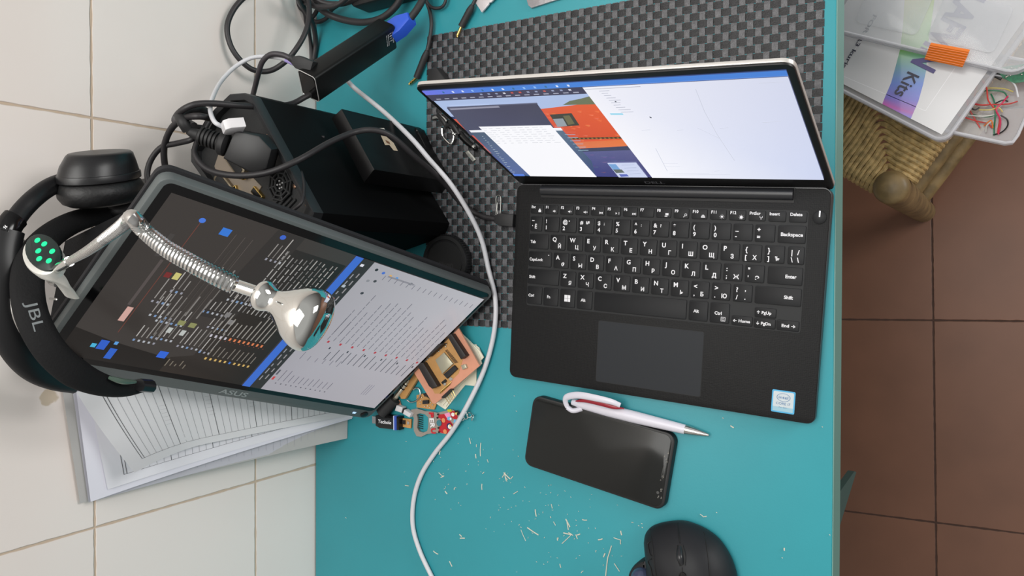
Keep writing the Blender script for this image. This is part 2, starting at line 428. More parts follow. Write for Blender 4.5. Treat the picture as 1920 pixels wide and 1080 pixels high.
keys.append((.2728, .2862, .1345, .1496, [('|', .0035, .0088, .0032, None), ('/', .0090, .0088, .0032, None), ('\\', .0030, .002, .0032, None), ('\\', .0090, .002, .0032, None)], None))
R3 = [('A', 'Ф'), ('S', 'Ы'), ('D', 'В'), ('F', 'А'), ('G', 'П'), ('H', 'Р'), ('J', 'О'), ('K', 'Л'), ('L', 'Д'), (':', 'Ж', ';'), ('"', 'Э', "'")]
keys.append((.0183, .0445, .1167, .1319, [('CapsLock', .0014, .0062, .0023, .0150)], 'dot'))
for i, k_ in enumerate(R3):
    a = .0472+.01905*i; L_ = [(k_[0], .0030, .0092, .0033, None), (k_[1], .0105, .0022, .0030, None)]
    if len(k_) > 2: L_.append((k_[2], .0030, .0022, .0030, None))
    keys.append((a, a+.0166, .1167, .1319, L_, None))
keys.append((.2572, .2860, .1167, .1319, [('Enter', .0175, .0062, .0024, None)], None))
R4 = [('Z', 'Я'), ('X', 'Ч'), ('C', 'С'), ('V', 'М'), ('B', 'И'), ('N', 'Т'), ('M', 'Ь'), ('<', 'Б', ','), ('>', 'Ю', '.'), ('?', ',', '/', '.')]
keys.append((.0182, .0539, .0989, .1141, [('Shift', .0020, .0062, .0023, None)], None))
for i, k_ in enumerate(R4):
    a = .0561+.01915*i; L_ = [(k_[0], .0030, .0092, .0033, None)]
    if len(k_) == 4: L_ += [(',', .0120, .0105, .0030, None), ('/', .003, .0022, .003, None), ('.', .0120, .0025, .0030, None)]
    else: L_.append((k_[1], .0105, .0022, .0030, None))
    if len(k_) == 3: L_.append((k_[2], .0030, .0022, .0030, None))
    keys.append((a, a+.0166, .0989, .1141, L_, None))
keys.append((.2474, .2862, .0989, .1141, [('Shift', .0290, .0062, .0024, None)], None))
for a, c, s_, ic in ((.0184, .0353, 'Ctrl', None), (.0374, .0540, 'Fn', None), (.0563, .0727, '', 'win'), (.0752, .0916, 'Alt', None), (.0939, .1868, '', None), (.1892, .2066, 'Alt', None), (.2088, .2262, 'Ctrl', 'menu')):
    keys.append((a, c, .0783, .0963, [(s_, .0018 if a < .03 else .005, .0080, .0023, None)] if s_ else [], ic))
keys.append((.2285, .2468, .0779, .0864, [('← Home', .0016, .0032, .0021, .0145)], None))
keys.append((.2482, .2665, .0870, .0954, [('↑ PgUp', .0022, .0032, .0021, .0120)], None))
keys.append((.2482, .2665, .0776, .0862, [('↓ PgDn', .0022, .0032, .0021, .0120)], None))
keys.append((.2675, .2860, .0776, .0864, [('End →', .0050, .0032, .0021, .0110)], None))
def icon(bm, ic, M, x, y, kx0, kx1):
    q = lambda pts: bm.faces.new([bm.verts.new(M @ V((x+a, y+c, 0))) for a, c in pts])
    m = .001
    if ic == 'lock': q([(0, 0), (3*m, 0), (3*m, 2.2*m), (0, 2.2*m)]); q([(.6*m, 2.2*m), (2.4*m, 2.2*m), (2.0*m, 3.6*m), (1.0*m, 3.6*m)])
    elif ic.startswith('spk'):
        q([(0, 1*m), (1.2*m, 1*m), (2.2*m, .1*m), (2.2*m, 2.9*m), (1.2*m, 2*m), (0, 2*m)])
        for i in range(1+int(ic[3])): q([((2.7+i*.6)*m, .9*m), ((3.0+i*.6)*m, .9*m), ((3.0+i*.6)*m, 2.1*m), ((2.7+i*.6)*m, 2.1*m)])
    elif ic in ('prev', 'next', 'play'):
        s = -1 if ic == 'prev' else 1; c0 = 2*m
        for i in ((0, 1) if ic != 'play' else (0,)):
            a = c0+s*(-1.6+i*1.6)*m; q([(a, .2*m), (a+s*1.6*m, 1.3*m), (a, 2.4*m)][::s])
        a = c0+s*1.6*m; q([(a, .2*m), (a+s*.5*m, .2*m), (a+s*.5*m, 2.4*m), (a, 2.4*m)][::s])
    elif ic == 'disp': q([(0, 1*m), (3*m, 1*m), (3*m, 3*m), (0, 3*m)]); q([(-.6*m, -.2*m), (2*m, -.2*m), (2*m, .5*m), (-.6*m, .5*m)])
    elif ic == 'srch':
        for i in range(10):
            a0, a1 = i*2*PI/10, (i+1)*2*PI/10
            q([(2.4*m+1.2*m*math.cos(a0), 2*m+1.2*m*math.sin(a0)), (2.4*m+1.2*m*math.cos(a1), 2*m+1.2*m*math.sin(a1)), (2.4*m+.8*m*math.cos(a1), 2*m+.8*m*math.sin(a1)), (2.4*m+.8*m*math.cos(a0), 2*m+.8*m*math.sin(a0))])
        q([(1.5*m, 1.4*m), (0, 0), (.4*m, -.3*m), (1.8*m, 1.1*m)])
    elif ic == 'kbd': q([(-.5*m, 0), (3.5*m, 0), (3.2*m, 1.2*m), (-.2*m, 1.2*m)]); q([(0, 1.7*m), (3*m, 1.7*m), (2.2*m, 2.5*m), (.8*m, 2.5*m)])
    elif ic.startswith('sun'):
        r = 1.0 if ic == 'sun0' else 1.3
        q([(1.5*m+r*m*math.cos(i*PI/5), 1.4*m+r*m*math.sin(i*PI/5)) for i in range(10)])
        for i in range(8):
            a = i*PI/4; c_, s_ = math.cos(a), math.sin(a)
            q([(1.5*m+c_*1.5*m-s_*.15*m, 1.4*m+s_*1.5*m+c_*.15*m), (1.5*m+c_*2.1*m-s_*.15*m, 1.4*m+s_*2.1*m+c_*.15*m), (1.5*m+c_*2.1*m+s_*.15*m, 1.4*m+s_*2.1*m-c_*.15*m), (1.5*m+c_*1.5*m+s_*.15*m, 1.4*m+s_*1.5*m-c_*.15*m)])
    elif ic == 'ant': q([(1.3*m, 0), (1.8*m, 0), (1.8*m, 2*m), (1.3*m, 2*m)]); q([(.2*m, 2.8*m), (.5*m, 1.4*m), (.9*m, 1.4*m), (.6*m, 2.8*m)]); q([(2.9*m, 2.8*m), (2.5*m, 2.8*m), (2.2*m, 1.4*m), (2.6*m, 1.4*m)])
for a, c, y0_, y1_, L_, ic in keys:
    b = BM(); prism(b, rrect(a, y0_, c, y1_, .0012, 3), 0, .0011, dk(0), .0003)
    k = obj('key', b, KEY, lap, 'local')
    if L_ or ic:
        b = BM(); M = dk(.00117)
        for s_, rx, ry, h, w_ in L_: put_text(b, s_, M, a+rx*.85, y0_+ry*.93, h*1.22, w_*1.04 if w_ else None, .03)
        if ic == 'win':
            for i in (0, 1):
                for j in (0, 1):
                    xx = a+.0050+i*.0034; yy = y0_+.0058+j*.0034; b.faces.new([b.verts.new(M @ V(p)) for p in ((xx, yy, 0), (xx+.0031, yy-.0001*i, 0), (xx+.0031, yy+.0031, 0), (xx, yy+.0031, 0))])
        elif ic == 'dot': b.faces.new([b.verts.new(M @ V((c-.0030+.0006*math.cos(i), y1_-.0032+.0006*math.sin(i), 0))) for i in range(6)])
        elif ic == 'menu':
            for q0, q1 in ((0, 4), ):
                for (u0, v0, u1, v1) in ((0, 0, .004, .0004), (0, .0036, .004, .004), (0, 0, .0004, .004), (.0036, 0, .004, .004), (.0010, .0010, .0030, .0013), (.0010, .0019, .0030, .0022), (.0010, .0028, .0030, .0031)):
                    b.faces.new([b.verts.new(M @ V((c-.0072+uu, y0_+.0018+vv, 0))) for uu, vv in ((u0, v0), (u1, v0), (u1, v1), (u0, v1))])
        elif ic: icon(b, ic, M, c-.0052, y0_+.0014, a, c)
        obj('key_legend', b, WHITEINK, k, 'local', smooth=False)
b = BM(); lathe(b, [(.0055, 0), (.0055, .0008), (.0050, .0011), (0, .0011)], dk(0) @ Matrix.Translation((.2962, .1748, 0)), 24); pb = obj('power_button', b, KEY, lap, 'local')
b = BM(); box(b, (-.0005, 0, 0), (.0005, .005, .0002), dk(.0011) @ Matrix.Translation((.2962, .1752, 0))); obj('power_light', b, mat('white_led', (235, 235, 240), .4, emit=.8), pb, 'local')
b = BM(); prism(b, rrect(.0992, .0088, .2046, .0690, .002), -.0003, .0001, dk(0), 0); obj('touchpad_gap', b, mat('gap_black', (10, 10, 11), .6), lap, 'local')
b = BM(); prism(b, rrect(.0997, .0093, .2041, .0685, .0018), -.0003, .00025, dk(0), 0); obj('touchpad', b, mat('touchpad_glass', (36, 39, 43), .45, spec=.25), lap, 'local')
# sticker
cv = Canvas(dk(.0001)); sx, sy = .2675, .0062; sw = .0195
cv.poly(rrect(sx, sy, sx+sw, sy+.0195, .0012), (70, 168, 214)); cv.poly(rrect(sx+.0012, sy+.0012, sx+sw-.0012, sy+.0183, .001), (196, 206, 210))
cv.rect(sx+.0012, sy+.0012, sx+sw-.0012, sy+.005, (150, 190, 205)); st = cv.done('sticker', vcol_mat('printed_sticker', rough=.3), lap, 'local', 'pale blue and silver square sticker')
b = BM(); M = dk(.00018)
put_text(b, 'intel', M, sx+.0058, sy+.0122, .0026, .008, .01); put_text(b, 'CORE i7', M, sx+.0038, sy+.0070, .0021, .012, .01); put_text(b, '7th Gen', M, sx+.0062, sy+.0042, .0012, .007)
for i in range(24):
    a0, a1 = 2*PI*i/24, 2*PI*(i+1)/24; cx_, cy_ = sx+.0098, sy+.0134
    b.faces.new([b.verts.new(M @ V((cx_+r*rr*math.cos(aa), cy_+r*math.sin(aa), 0))) for r, rr, aa in ((.0036, 1.6, a0), (.0036, 1.6, a1), (.0033, 1.6, a1), (.0033, 1.6, a0))])
obj('sticker_print', b, mat('blue_ink', (60, 110, 160), .5), st, 'local', smooth=False)
# hinge
b = BM(); tube(b, [(.030, .1935, .0145), (.274, .1935, .0145)], .0052, 16, 1); obj('hinge_cover', b, mat('hinge_black', (38, 39, 42), .35), lap, 'local')
b = BM(); prism(b, rrect(.0292, .1862, .2748, .1990, .0006), .0090, .0150, None, 0); obj('hinge_recess', b, mat('gap_black', (10, 10, 11)), lap, 'local')
# display lid
LT = math.radians(109.4); ll, lw = .1905, .304
dW = V((0, -math.cos(LT), math.sin(LT))); nU = V((1, 0, 0)); LDM = frame(V((.0018, .2006, .0126)), (1, -.0049, -.0019), nU.cross(dW))
# lid local: x along width, y up the lid, z towards the user
b = BM(); prism(b, rrect(0, -.004, lw, ll, .008), -.0042, -.0014, LDM, .0004); obj('lid_shell', b, ALU, lap, 'local', label='silver aluminium lid shell and rim')
b = BM(); prism(b, rrect(.0004, -.0037, lw-.0004, ll-.0004, .0076), -.0014, .0002, LDM, .0003); bz = obj('bezel', b, mat('bezel_black', (22, 22, 23), .4), lap, 'local')
SX0, SX1, SY1 = .0050, .2985, ll-.0064; SY0 = SY1-.1645
LW = LMx @ LDM                     # world matrix of lid
LWi = LW.inverted(); LN = (LW.to_3x3() @ V((0, 0, 1)))
def S(px_, py_):
    p = LWi @ PL(px_, py_, LW.translation, LN); return (min(max(p.x, SX0), SX1), min(max(p.y, SY0), SY1))
cv = Canvas(LDM @ Matrix.Translation((0, 0, .00025)))
cv.rect(SX0, SY0, SX1, SY1, (60, 70, 110))
HB = .0062
TLx = S(1090, 157)[0]
# desktop picture: hazy sky, red wall, blue street
cv.rect(SX0, SY1-.045, TLx, SY1-.012, (172, 190, 226))
gx = lambda f: SX0+f*(TLx-SX0)
y = lambda f: SY1-f*.1645
cv.poly([(SX0, y(.30)), (TLx, y(.19)), (TLx, y(.60)), (SX0, y(.66))], [(206, 92, 72), (226, 98, 60), (214, 84, 52), (190, 90, 90)])
cv.poly([(gx(.80), y(.20)), (gx(.86), y(.165)), (gx(.93), y(.15)), (TLx, y(.13)), (TLx, y(.205))], (112, 118, 92))
for i in range(26):
    fx = random.uniform(.62, .97); fy = random.uniform(.24, .56); cv.poly([(gx(fx), y(fy)), (gx(fx+.03), y(fy+.004)), (gx(fx+.02), y(fy+.016))], (random.randint(218, 236), random.randint(104, 130), random.randint(66, 90)))
cv.poly([(SX0, y(.62)), (TLx, y(.555)), (TLx, y(.66)), (SX0, y(.70))], [(196, 110, 100), (226, 120, 66), (232, 128, 74), (170, 100, 110)])
cv.rect(gx(.60), y(.545), TLx, y(.525), (84, 66, 50))
for i in range(14): cv.rect(gx(.62+.027*i), y(.543), gx(.632+.027*i), y(.529), (150, 120, 70), i == 0)
cv.poly([(SX0, y(.70)), (TLx, y(.625)), (TLx, y(.72)), (SX0, y(.75))], (66, 72, 96))
cv.poly([(SX0, y(.72)), (TLx, y(.67)), (TLx, y(1)), (SX0, y(1))], [(80, 90, 150), (96, 98, 142), (66, 66, 120), (62, 74, 150)])
for i in range(16):
    fx = random.uniform(.6, .95); fy = random.uniform(.72, .95); cv.poly([(gx(fx), y(fy)), (gx(fx+.05), y(fy-.004)), (gx(fx+.03), y(fy+.012))], (random.randint(80, 112), random.randint(78, 104), random.randint(120, 152)), i == 0)
# small dark window with a photo of a doorway
cv.poly([S(1031, 213), S(1072, 210), S(1087, 233), S(1046, 236)], (70, 72, 66)); cv.poly([S(1037, 221), S(1056, 220), S(1064, 234), S(1046, 236)], (150, 160, 168)); cv.poly([S(1056, 215), S(1068, 214), S(1078, 230), S(1066, 232)], (112, 108, 80))
# taskbar, tab strip
cv.rect(SX0, SY1-.0068, SX1, SY1, (74, 130, 214)); cv.poly([(SX0, SY1-.0068), (gx(.5), SY1-.0068), (gx(.5), SY1), (SX0, SY1)], [(112, 120, 226), (74, 130, 214), (74, 130, 214), (112, 120, 226)])
for i in range(13): cv.rect(gx(.13+.066*i), SY1-.0052, gx(.142+.066*i), SY1-.0026, (random.choice([(220, 230, 250), (150, 190, 240), (60, 110, 150)])), i == 0)
cv.rect(SX0, SY1-.0165, TLx, SY1-.0068, (70, 68, 90))
for i in range(16): cv.rect(gx(.04+.059*i), SY1-.0145, gx(.072+.059*i), SY1-.0132, (170, 172, 190), i == 0)
for i in range(12): cv.rect(gx(.36+.05*i), SY1-.0108, gx(.375+.05*i), SY1-.0088, (random.choice([(220, 220, 230), (150, 160, 190), (200, 90, 80)])), i == 0)
cv.rect(gx(.06), y(.185), gx(.34), y(.17), (205, 216, 238))
# dark terminal window
cv.poly([S(838, 200), S(1007, 191), S(1045, 245), S(880, 252)], [(84, 84, 104), (72, 72, 90), (74, 76, 100), (82, 86, 108)])
cv.poly([S(843, 201), S(935, 196), S(938, 199), S(846, 204)], (150, 150, 168)); cv.poly([S(838, 198), S(1007, 190), S(1009, 192), S(840, 200)], (96, 98, 120))
# blue side bar window behind the document
cv.poly([S(884, 247), S(1053, 239), S(1110, 300), S(1118, 329), S(990, 329), S(958, 322)], [(80, 96, 116), (96, 116, 136), (70, 90, 120), (62, 76, 124), (62, 92, 130), (92, 110, 160)])
cv.poly([S(880, 242), S(1052, 237), S(1056, 242), S(884, 246)], (240, 242, 248))
for i in range(22): x_, y_ = S(905+i*2.9, 254+i*3.5); cv.rect(x_, y_, x_+.0012*random.choice([1, 2, 3]), y_+.0008, (190, 205, 210), i == 0)
for i in range(6): a_, c_ = S(1060+i*5, 250+i*6); cv.rect(a_, c_, a_+.010, c_+.0009, (150, 180, 200), i == 0)
cv.poly([S(960, 328), S(985, 328), S(982, 324), S(958, 324)], (90, 130, 226))
# white document
cv.poly([S(898, 235), S(1033, 232), S(1120, 330), S(996, 329)], (248, 248, 252))
for i in range(8):
    x_, y_ = S(904+i*4.2, 239+i*3.9)
    for j in range(9):
        w_ = random.uniform(.003, .008); cv.rect(x_+j*.0074, y_, x_+j*.0074+w_*.8, y_+.0006, (196, 198, 206), i+j == 0)
# notification card with picture
cv.poly([S(1139, 303), S(1193, 302), S(1215, 330), S(1161, 330)], (206, 214, 240)); cv.poly([S(1141, 305), S(1155, 305), S(1166, 318), S(1153, 319)], (120, 165, 215)); cv.poly([S(1150, 315), S(1166, 315), S(1172, 321), S(1156, 322)], (100, 110, 106)); cv.poly([S(1161, 324), S(1176, 324), S(1180, 328), S(1165, 329)], (96, 110, 190))
for i in range(4): cv.line(S(1166+i*5, 307+i*5.5), S(1190+i*4, 306+i*5.5), .0005, (150, 160, 190), i == 0)
# white right-hand window with faint schematic
cv.poly([(TLx, SY1-.0068), (SX1, SY1-.0068), (SX1, SY0), (TLx+.0005, SY0)], [(240, 240, 248), (212, 216, 236), (206, 214, 240), (250, 250, 254)])
cv.rect(TLx+.0006, SY1-.0100, TLx+.045, SY1-.0094, (160, 162, 176))
for i in range(10): x_, y_ = S(1120+i*4.5, 168+i*4.4); cv.rect(x_+.002, y_, x_+.002+random.uniform(.004, .011), y_+.0006, (168, 172, 188), i == 0)
cv.poly([S(1144, 209), S(1168, 209), S(1170, 212), S(1146, 212)], (150, 214, 236))
cv.poly([S(1218, 215), S(1222, 216), S(1223, 218), S(1220, 218)], (80, 84, 96)); cv.poly([S(1153, 186), S(1156, 186), S(1157, 188), S(1154, 188)], (90, 94, 106))
for a, c in (((1305, 163), (1322, 206)), ((1322, 206), (1345, 248)), ((1345, 248), (1378, 298)), ((1308, 236), (1350, 256)), ((1230, 275), (1252, 318)), ((1424, 152), (1470, 149)), ((1204, 241), (1220, 240)), ((1270, 241), (1282, 240)), ((1350, 237), (1366, 236)), ((1245, 303), (1272, 303)), ((1250, 309), (1276, 309)), ((1256, 322), (1330, 322)), ((1262, 325), (1370, 324)), ((1340, 318), (1350, 317)), ((1430, 226), (1465, 224))):
    cv.line(S(*a), S(*c), .0005, (204, 208, 222), False)
LCD = vcol_mat('lit_laptop_display', emit=1.0, rough=.25)
cv.done('display', LCD, bz, 'local', 'lit screen with a red wall wallpaper and white windows')
b = BM(); o1 = LWi @ PL(1209, 341.5, LW.translation, LN); o2 = LWi @ PL(1245, 341, LW.translation, LN)
put_text(b, 'DELL', LDM @ Matrix.Translation((0, 0, .0003)), o1.x, o1.y-.0026, .0050, o2.x-o1.x, .02); obj('logo', b, mat('logo_grey', (92, 92, 96), .4), bz, 'local', smooth=False)

# ================================================================== PORTABLE MONITOR (stands on its short side, leaning back)
MD = V((WX-.6857, -.0885, TZ+.3604)); mex = V((.188, -.2568, -.948)).normalized(); mn = V((.637, -.7028, .3168))
MM = frame(MD, mex, mn)          # x: down the long side, y: across, z: out of the screen
MMi = MM.inverted(); MN = MM.to_3x3() @ V((0, 0, 1))
lo = MM @ V((.359, .113, -.006))
mon = thing('portable_monitor', 'slim dark portable monitor on its short side, screen half dark and half white', 'monitor', (lo.x, lo.y, TZ))
MG = mat('monitor_dark_grey', (94, 100, 100), .5, .1)
b = BM(); prism(b, rrect(0, 0, .359, .226, .009), -.0085, 0, MM, .0015); obj('frame', b, MG, mon)
b = BM(); prism(b, rrect(.0045, .0145, .3555, .2225, .006), -.0004, .0003, MM, 0); mb = obj('bezel', b, mat('screen_glass_black', (9, 9, 10), .08, spec=.6), mon, label='glossy black screen surround')
def Mp(px_, py_): p = MMi @ PL(px_, py_, MD, MN); return (p.x, p.y)
cv = Canvas(MM @ Matrix.Translation((0, 0, .0004)), 1.6e-5)
U0, U1, V0, V1 = .012, .352, .0215, .2145
def R(u0, v0, u1, v1, c, lift=True): cv.rect(u0/1000, v0/1000, u1/1000, v1/1000, c, lift)
R(12, 21.5, 352, 214.5, (58, 53, 50))
cv.poly([(.012, .0215), (.046, .0215), (.100, .0215), (.100, .040), (.047, .048), (.016, .056), (.012, .057)], (22, 17, 14))
cv.poly([(.100, .0215), (.183, .0215), (.183, .098), (.120, .092), (.118, .050), (.100, .042)], [(44, 36, 30), (30, 24, 20), (34, 28, 24), (48, 42, 38), (46, 40, 36), (40, 34, 30)])
cv.poly([(.118, .092), (.183, .098), (.183, .200), (.126, .200)], [(44, 38, 34), (30, 24, 20), (26, 22, 19), (40, 36, 34)])
cv.poly([(.096, .100), (.126, .100), (.130, .214), (.104, .214)], (48, 44, 42))
# window frames of the design program
for u in (44.5,): cv.rect(u/1000, .060, (u+.6)/1000, .198, (112, 62, 52))
for u in (76, 84, 91): cv.rect(u/1000, .070, (u+.35)/1000, .196, (96, 88, 84), u == 76)
R(38, 74, 43, 92, (212, 168, 158)); R(36.5, 94, 39, 150, (84, 76, 74)); R(30, 152, 34, 178, (66, 62, 60), False)
R(54, 133, 59, 141, (204, 196, 120)); R(47, 133, 52, 139, (120, 40, 40), False)
R(63, 191, 71, 199, (52, 120, 214)); cv.disc((.045, .199), .0026, (70, 120, 220)); cv.disc((.112, .208), .0026, (60, 100, 200))
R(48, 26, 54, 40, (40, 96, 200)); R(37, 36, 44, 48, (40, 92, 200)); R(32, 37, 36, 42, (70, 180, 220), False); R(88, 39, 96, 48, (44, 100, 214)); R(48, 45, 51, 49, (90, 160, 226), False)
for u0, v0, n_, dv in ((52, 108, 4, 5), (58, 92, 5, 5), (66, 86, 6, 4), (60, 60, 5, 6), (72, 66, 5, 5), (98, 62, 6, 5), (96, 110, 6, 5), (108, 130, 6, 5), (60, 124, 3, 5), (120, 60, 3, 5), (110, 92, 5, 4), (112, 184, 4, 4)):
    for i in range(n_):
        L_ = random.uniform(8, 26); R(u0+i*4.4, v0, u0+i*4.4+.9, v0+L_, random.choice([(150, 146, 142), (120, 116, 112), (180, 176, 172)]), i == 0)
        R(u0+i*4.4-.4, v0-dv, u0+i*4.4+1.4, v0-dv+2.6, random.choice([(180, 184, 190), (150, 150, 160), (120, 150, 190)]), False)
for u, v in ((84, 84), (94, 84)): R(u, v, u+6, v+6, (140, 142, 92))
for u, v in ((80, 72), (92, 72)): R(u, v, u+4, v+7, (190, 194, 190))
for u, v in ((124, 98), (116, 106)): R(u, v, u+5, v+6, (126, 124, 124))
for k_ in range(9): R(80+k_*1.1, 96+k_*.2, 80.4+k_*1.1, 180, (70, 66, 62), k_ == 0) if k_ % 4 == 0 else None
for u in (84.5, 95): R(u, 96, u+1.3, 122, (128, 124, 120), u < 90); R(u, 138, u+1.3, 160, (128, 124, 120), False)
# file list and terminal text
for i in range(12):
    u = 118+i*4.7; L_ = random.uniform(12, 24); R(u, 84, u+1.1, 84+L_+random.uniform(0, 20), (150, 146, 140), i == 0)
    R(u-.3, 78, u+1.6, 81.5, (224, 130, 84) if i > 3 else (200, 196, 206), False)
for i in range(10):
    u = 129+i*4.9; R(u, 48, u+1.9, 51, (214, 178, 104) if i not in (5,) else (70, 120, 200), i == 0); R(u+.3, 54, u+1.2, 54+random.uniform(9, 16), (130, 124, 116), False); R(u+.3, 76, u+.9, 77, (160, 80, 60), False)
for i in range(13):
    u = 124+i*4.3; v = 116
    while v < 192: L_ = random.uniform(4, 13); R(u, v, u+1.0, min(v+L_, 196), random.choice([(150, 148, 146), (120, 118, 116), (170, 168, 164)]), i == 0 and v == 116); v += L_+1.6
for i in range(16): R(100+i*.2+i*4, 30+random.uniform(0, 4), 101+i*4.2, 33+random.uniform(0, 8), (120, 112, 100), i == 0) if i < 5 else None
# blue title bar, tab strip, white mail window
R(184, 21.5, 192.5, 214.5, (60, 108, 205)); R(192.5, 21.5, 205, 214.5, (46, 42, 42))
for i in range(15): v = 34+i*11; R(195, v, 196.2, v+random.uniform(4, 8), (150, 150, 156), i == 0); R(200, v+3, 201.3, v+3+random.uniform(4, 8), (150, 146, 148), False)
for v, c in ((150, (190, 70, 66)), (158, (200, 120, 110)), (176, (180, 190, 200)), (205, (226, 226, 236)), (120, (180, 200, 210))): R(194.5, v, 198, v+3.2, c, v == 150)
cv.poly([(.205, .0215), (.352, .0215), (.352, .2145), (.205, .2145)], [(166, 162, 170), (176, 170, 176), (190, 188, 194), (168, 166, 172)])
for u, v, c in ((213, 207, (40, 40, 44)), (222, 206, (70, 110, 200)), (231, 205, (226, 170, 80)), (239, 205, (80, 150, 220)), (258, 204, (90, 90, 98)), (221, 194, (70, 70, 74)), (214, 192, (140, 140, 146)), (219, 176, (60, 60, 66))): cv.disc((u/1000, v/1000), .0018, c, 8)
R(229, 203, 262, 205, (140, 138, 146)); R(206.5, 38, 209, 43, (196, 60, 60)); R(206.5, 46, 208.5, 54, (90, 88, 96), False)
for i in range(17):
    u = 226+i*7.4
    if u > 348: break
    v = 80 if u > 235 else 120
    R(u, v, u+.9, v+random.uniform(12, 24), (84, 82, 92), i == 0)
    v0_ = 108; L_ = random.uniform(40, 70)
    v = v0_
    while v < v0_+L_: q_ = random.uniform(4, 10); R(u, v, u+.9, v+q_, (118, 116, 126), False); v += q_+1.4
    R(u, 198, u+.8, 204, (120, 118, 128), False)
    if i % 2 == 0: R(u+2.2, 104, u+4.6, 107, (176, 50, 62), False)
    if i % 3 == 1: R(u+2.4, 96, u+4, 99, (50, 50, 60), False)
for i in range(11): u = 214+i*6.0; R(u, 38, u+.8, 38+random.uniform(8, 20), (112, 108, 120), i == 0); R(u-.2, 33, u+1.2, 34.6, (90, 86, 96), False)
for i in range(6): u = 216+i*9; R(u, 74, u+.8, 74+random.uniform(6, 12), (124, 120, 132), i == 0)
for i in range(3): R(318+i*3, 40, 318.8+i*3, 58, (136, 132, 144), i == 0)
cv.done('display', vcol_mat('lit_monitor_display', emit=.92, rough=.2), mb, label='lit screen, dark desktop above and white mail page below')
b = BM(); rot_text(b, 'ASUS', MM @ Matrix.Translation((0, 0, .0002)), (.168, .0045), (.1985, .0045), .0066, .02); obj('logo', b, mat('silver_ink', (168, 172, 172), .4, .4), mon, smooth=False)
b = BM(); lathe(b, [(.0045, 0), (.0045, .0012), (.0032, .0018), (0, .0018)], MM @ Matrix.Translation((.348, .0075, 0))); obj('button', b, GLOSSBLACK, mon)
b = BM(); box(b, (.332, .006, 0), (.336, .0085, .0003), MM); obj('power_light', b, mat('blue_white_led', (170, 200, 240), .4, emit=1), mon)
# fabric folio folded behind as a prop
FOL = mat('folio_fabric', (30, 30, 33), .75, bump=.3, bscale=900)
b = BM()
prism(b, rrect(-.002, .030, .357, .229, .01), -.0125, -.0088, MM, .0006)
obj('folio_cover', b, FOL, mon, label='black fabric cover behind the screen')
b = BM(); fv = [MM @ V(p) for p in ((.006, .016, -.013), (.010, .196, -.013))]
wl = [W(122, 452, .030), W(212, 482, .020), W(205, 560, .016), W(133, 640, .012)]
for off in (0, .003):
    pass
vs = [b.verts.new(p) for p in (fv[0], fv[1], wl[1], wl[0])]; b.faces.new(vs)
r_ = bmesh.ops.solidify(b, geom=b.faces[:], thickness=.003)
obj('folio_flap', b, FOL, mon)

# ================================================================== MINI COMPUTER
HP = .205
def pp(x, y_, h=HP): q_ = P(x, y_, h); return (q_.x, q_.y)
foot = [pp(430, 176), pp(458, 174), pp(470, 180), pp(588, 398), pp(577, 428)]
foot += [(foot[4][0]-.070, foot[4][1]-.020), (foot[4][0]-.095, foot[4][1]+.004), pp(357, 303), pp(357, 280), pp(372, 262), pp(400, 205)]
foot = [(max(x, .012), y_) for x, y_ in foot]
cx_ = sum(p[0] for p in foot)/len(foot); cy_ = sum(p[1] for p in foot)/len(foot)
pc = thing('mini_computer', 'black upright mini computer with ports and cables on its top end', 'computer', (cx_, cy_, TZ))
PCB_ = mat('computer_case_black', (12, 13, 14), .6, spec=.12); PCG = mat('computer_panel_grey', (44, 45, 46), .5, bump=.2, bscale=500)
b = BM(); prism(b, foot, TZ+.0015, TZ+HP-.012, None, 0); obj('case', b, PCB_, pc)
def shrink(pts, k_): return [(cx_+(x-cx_)*k_, cy_+(y_-cy_)*k_) for x, y_ in pts]
b = BM()
n_ = len(foot); fi = shrink(foot, .90)
rows_ = [[b.verts.new((x, y_, z)) for x, y_ in pts] for pts, z in ((foot, TZ+HP-.012), (foot, TZ+HP-.001), (shrink(foot, .985), TZ+HP), (fi, TZ+HP-.001), (fi, TZ+HP-.010))]
for a, c in zip(rows_, rows_[1:]):
    for i in range(n_): b.faces.new((a[i], a[(i+1) % n_], c[(i+1) % n_], c[i]))
obj('rim', b, mat('computer_rim', (38, 39, 41), .45), pc)
b = BM(); prism(b, shrink(foot, .905), TZ+HP-.0125, TZ+HP-.008, None, 0); obj('port_panel', b, PCG, pc)
hz = HP-.008
def plate(pts, h0, h1, h=hz, m=None, bev=0): # flat plate from picture points at height h
    b = BM(); prism(b, [pp(x, y_, h) for x, y_ in pts], TZ+h0, TZ+h1, None, bev); return b
obj('steel_plate', plate([(413, 285), (404, 312), (425, 372), (478, 372), (492, 350), (452, 308)], hz, hz+.0012), mat('port_plate_steel', (172, 160, 146), .4, .6), pc)
for k_, (a, c) in enumerate((((424, 293), (446, 324)), ((402, 330), (424, 358)))):
    A_ = V((*pp(*a), TZ+hz)); C_ = V((*pp(*c), TZ+hz)); M = frame(A_, C_-A_, (0, 0, 1)); L_ = (C_-A_).length
    b = BM(); prism(b, rrect(-.003, -.006, L_+.003, .006, .002), 0, .005, M, .0005); pt = obj('video_port', b, mat('port_nickel', (150, 138, 118), .35, .8), pc)
    b = BM(); prism(b, rrect(0, -.0042, L_, .0042, .001), .004, .0056, M, .0002); obj('port_insert', b, SOFTBLACK, pt)
    b = BM(); [ball(b, M @ V((x_, 0, .005)), .0028, 10) for x_ in (-.006, L_+.006)]; obj('thumb_screw', b, GOLD, pt)
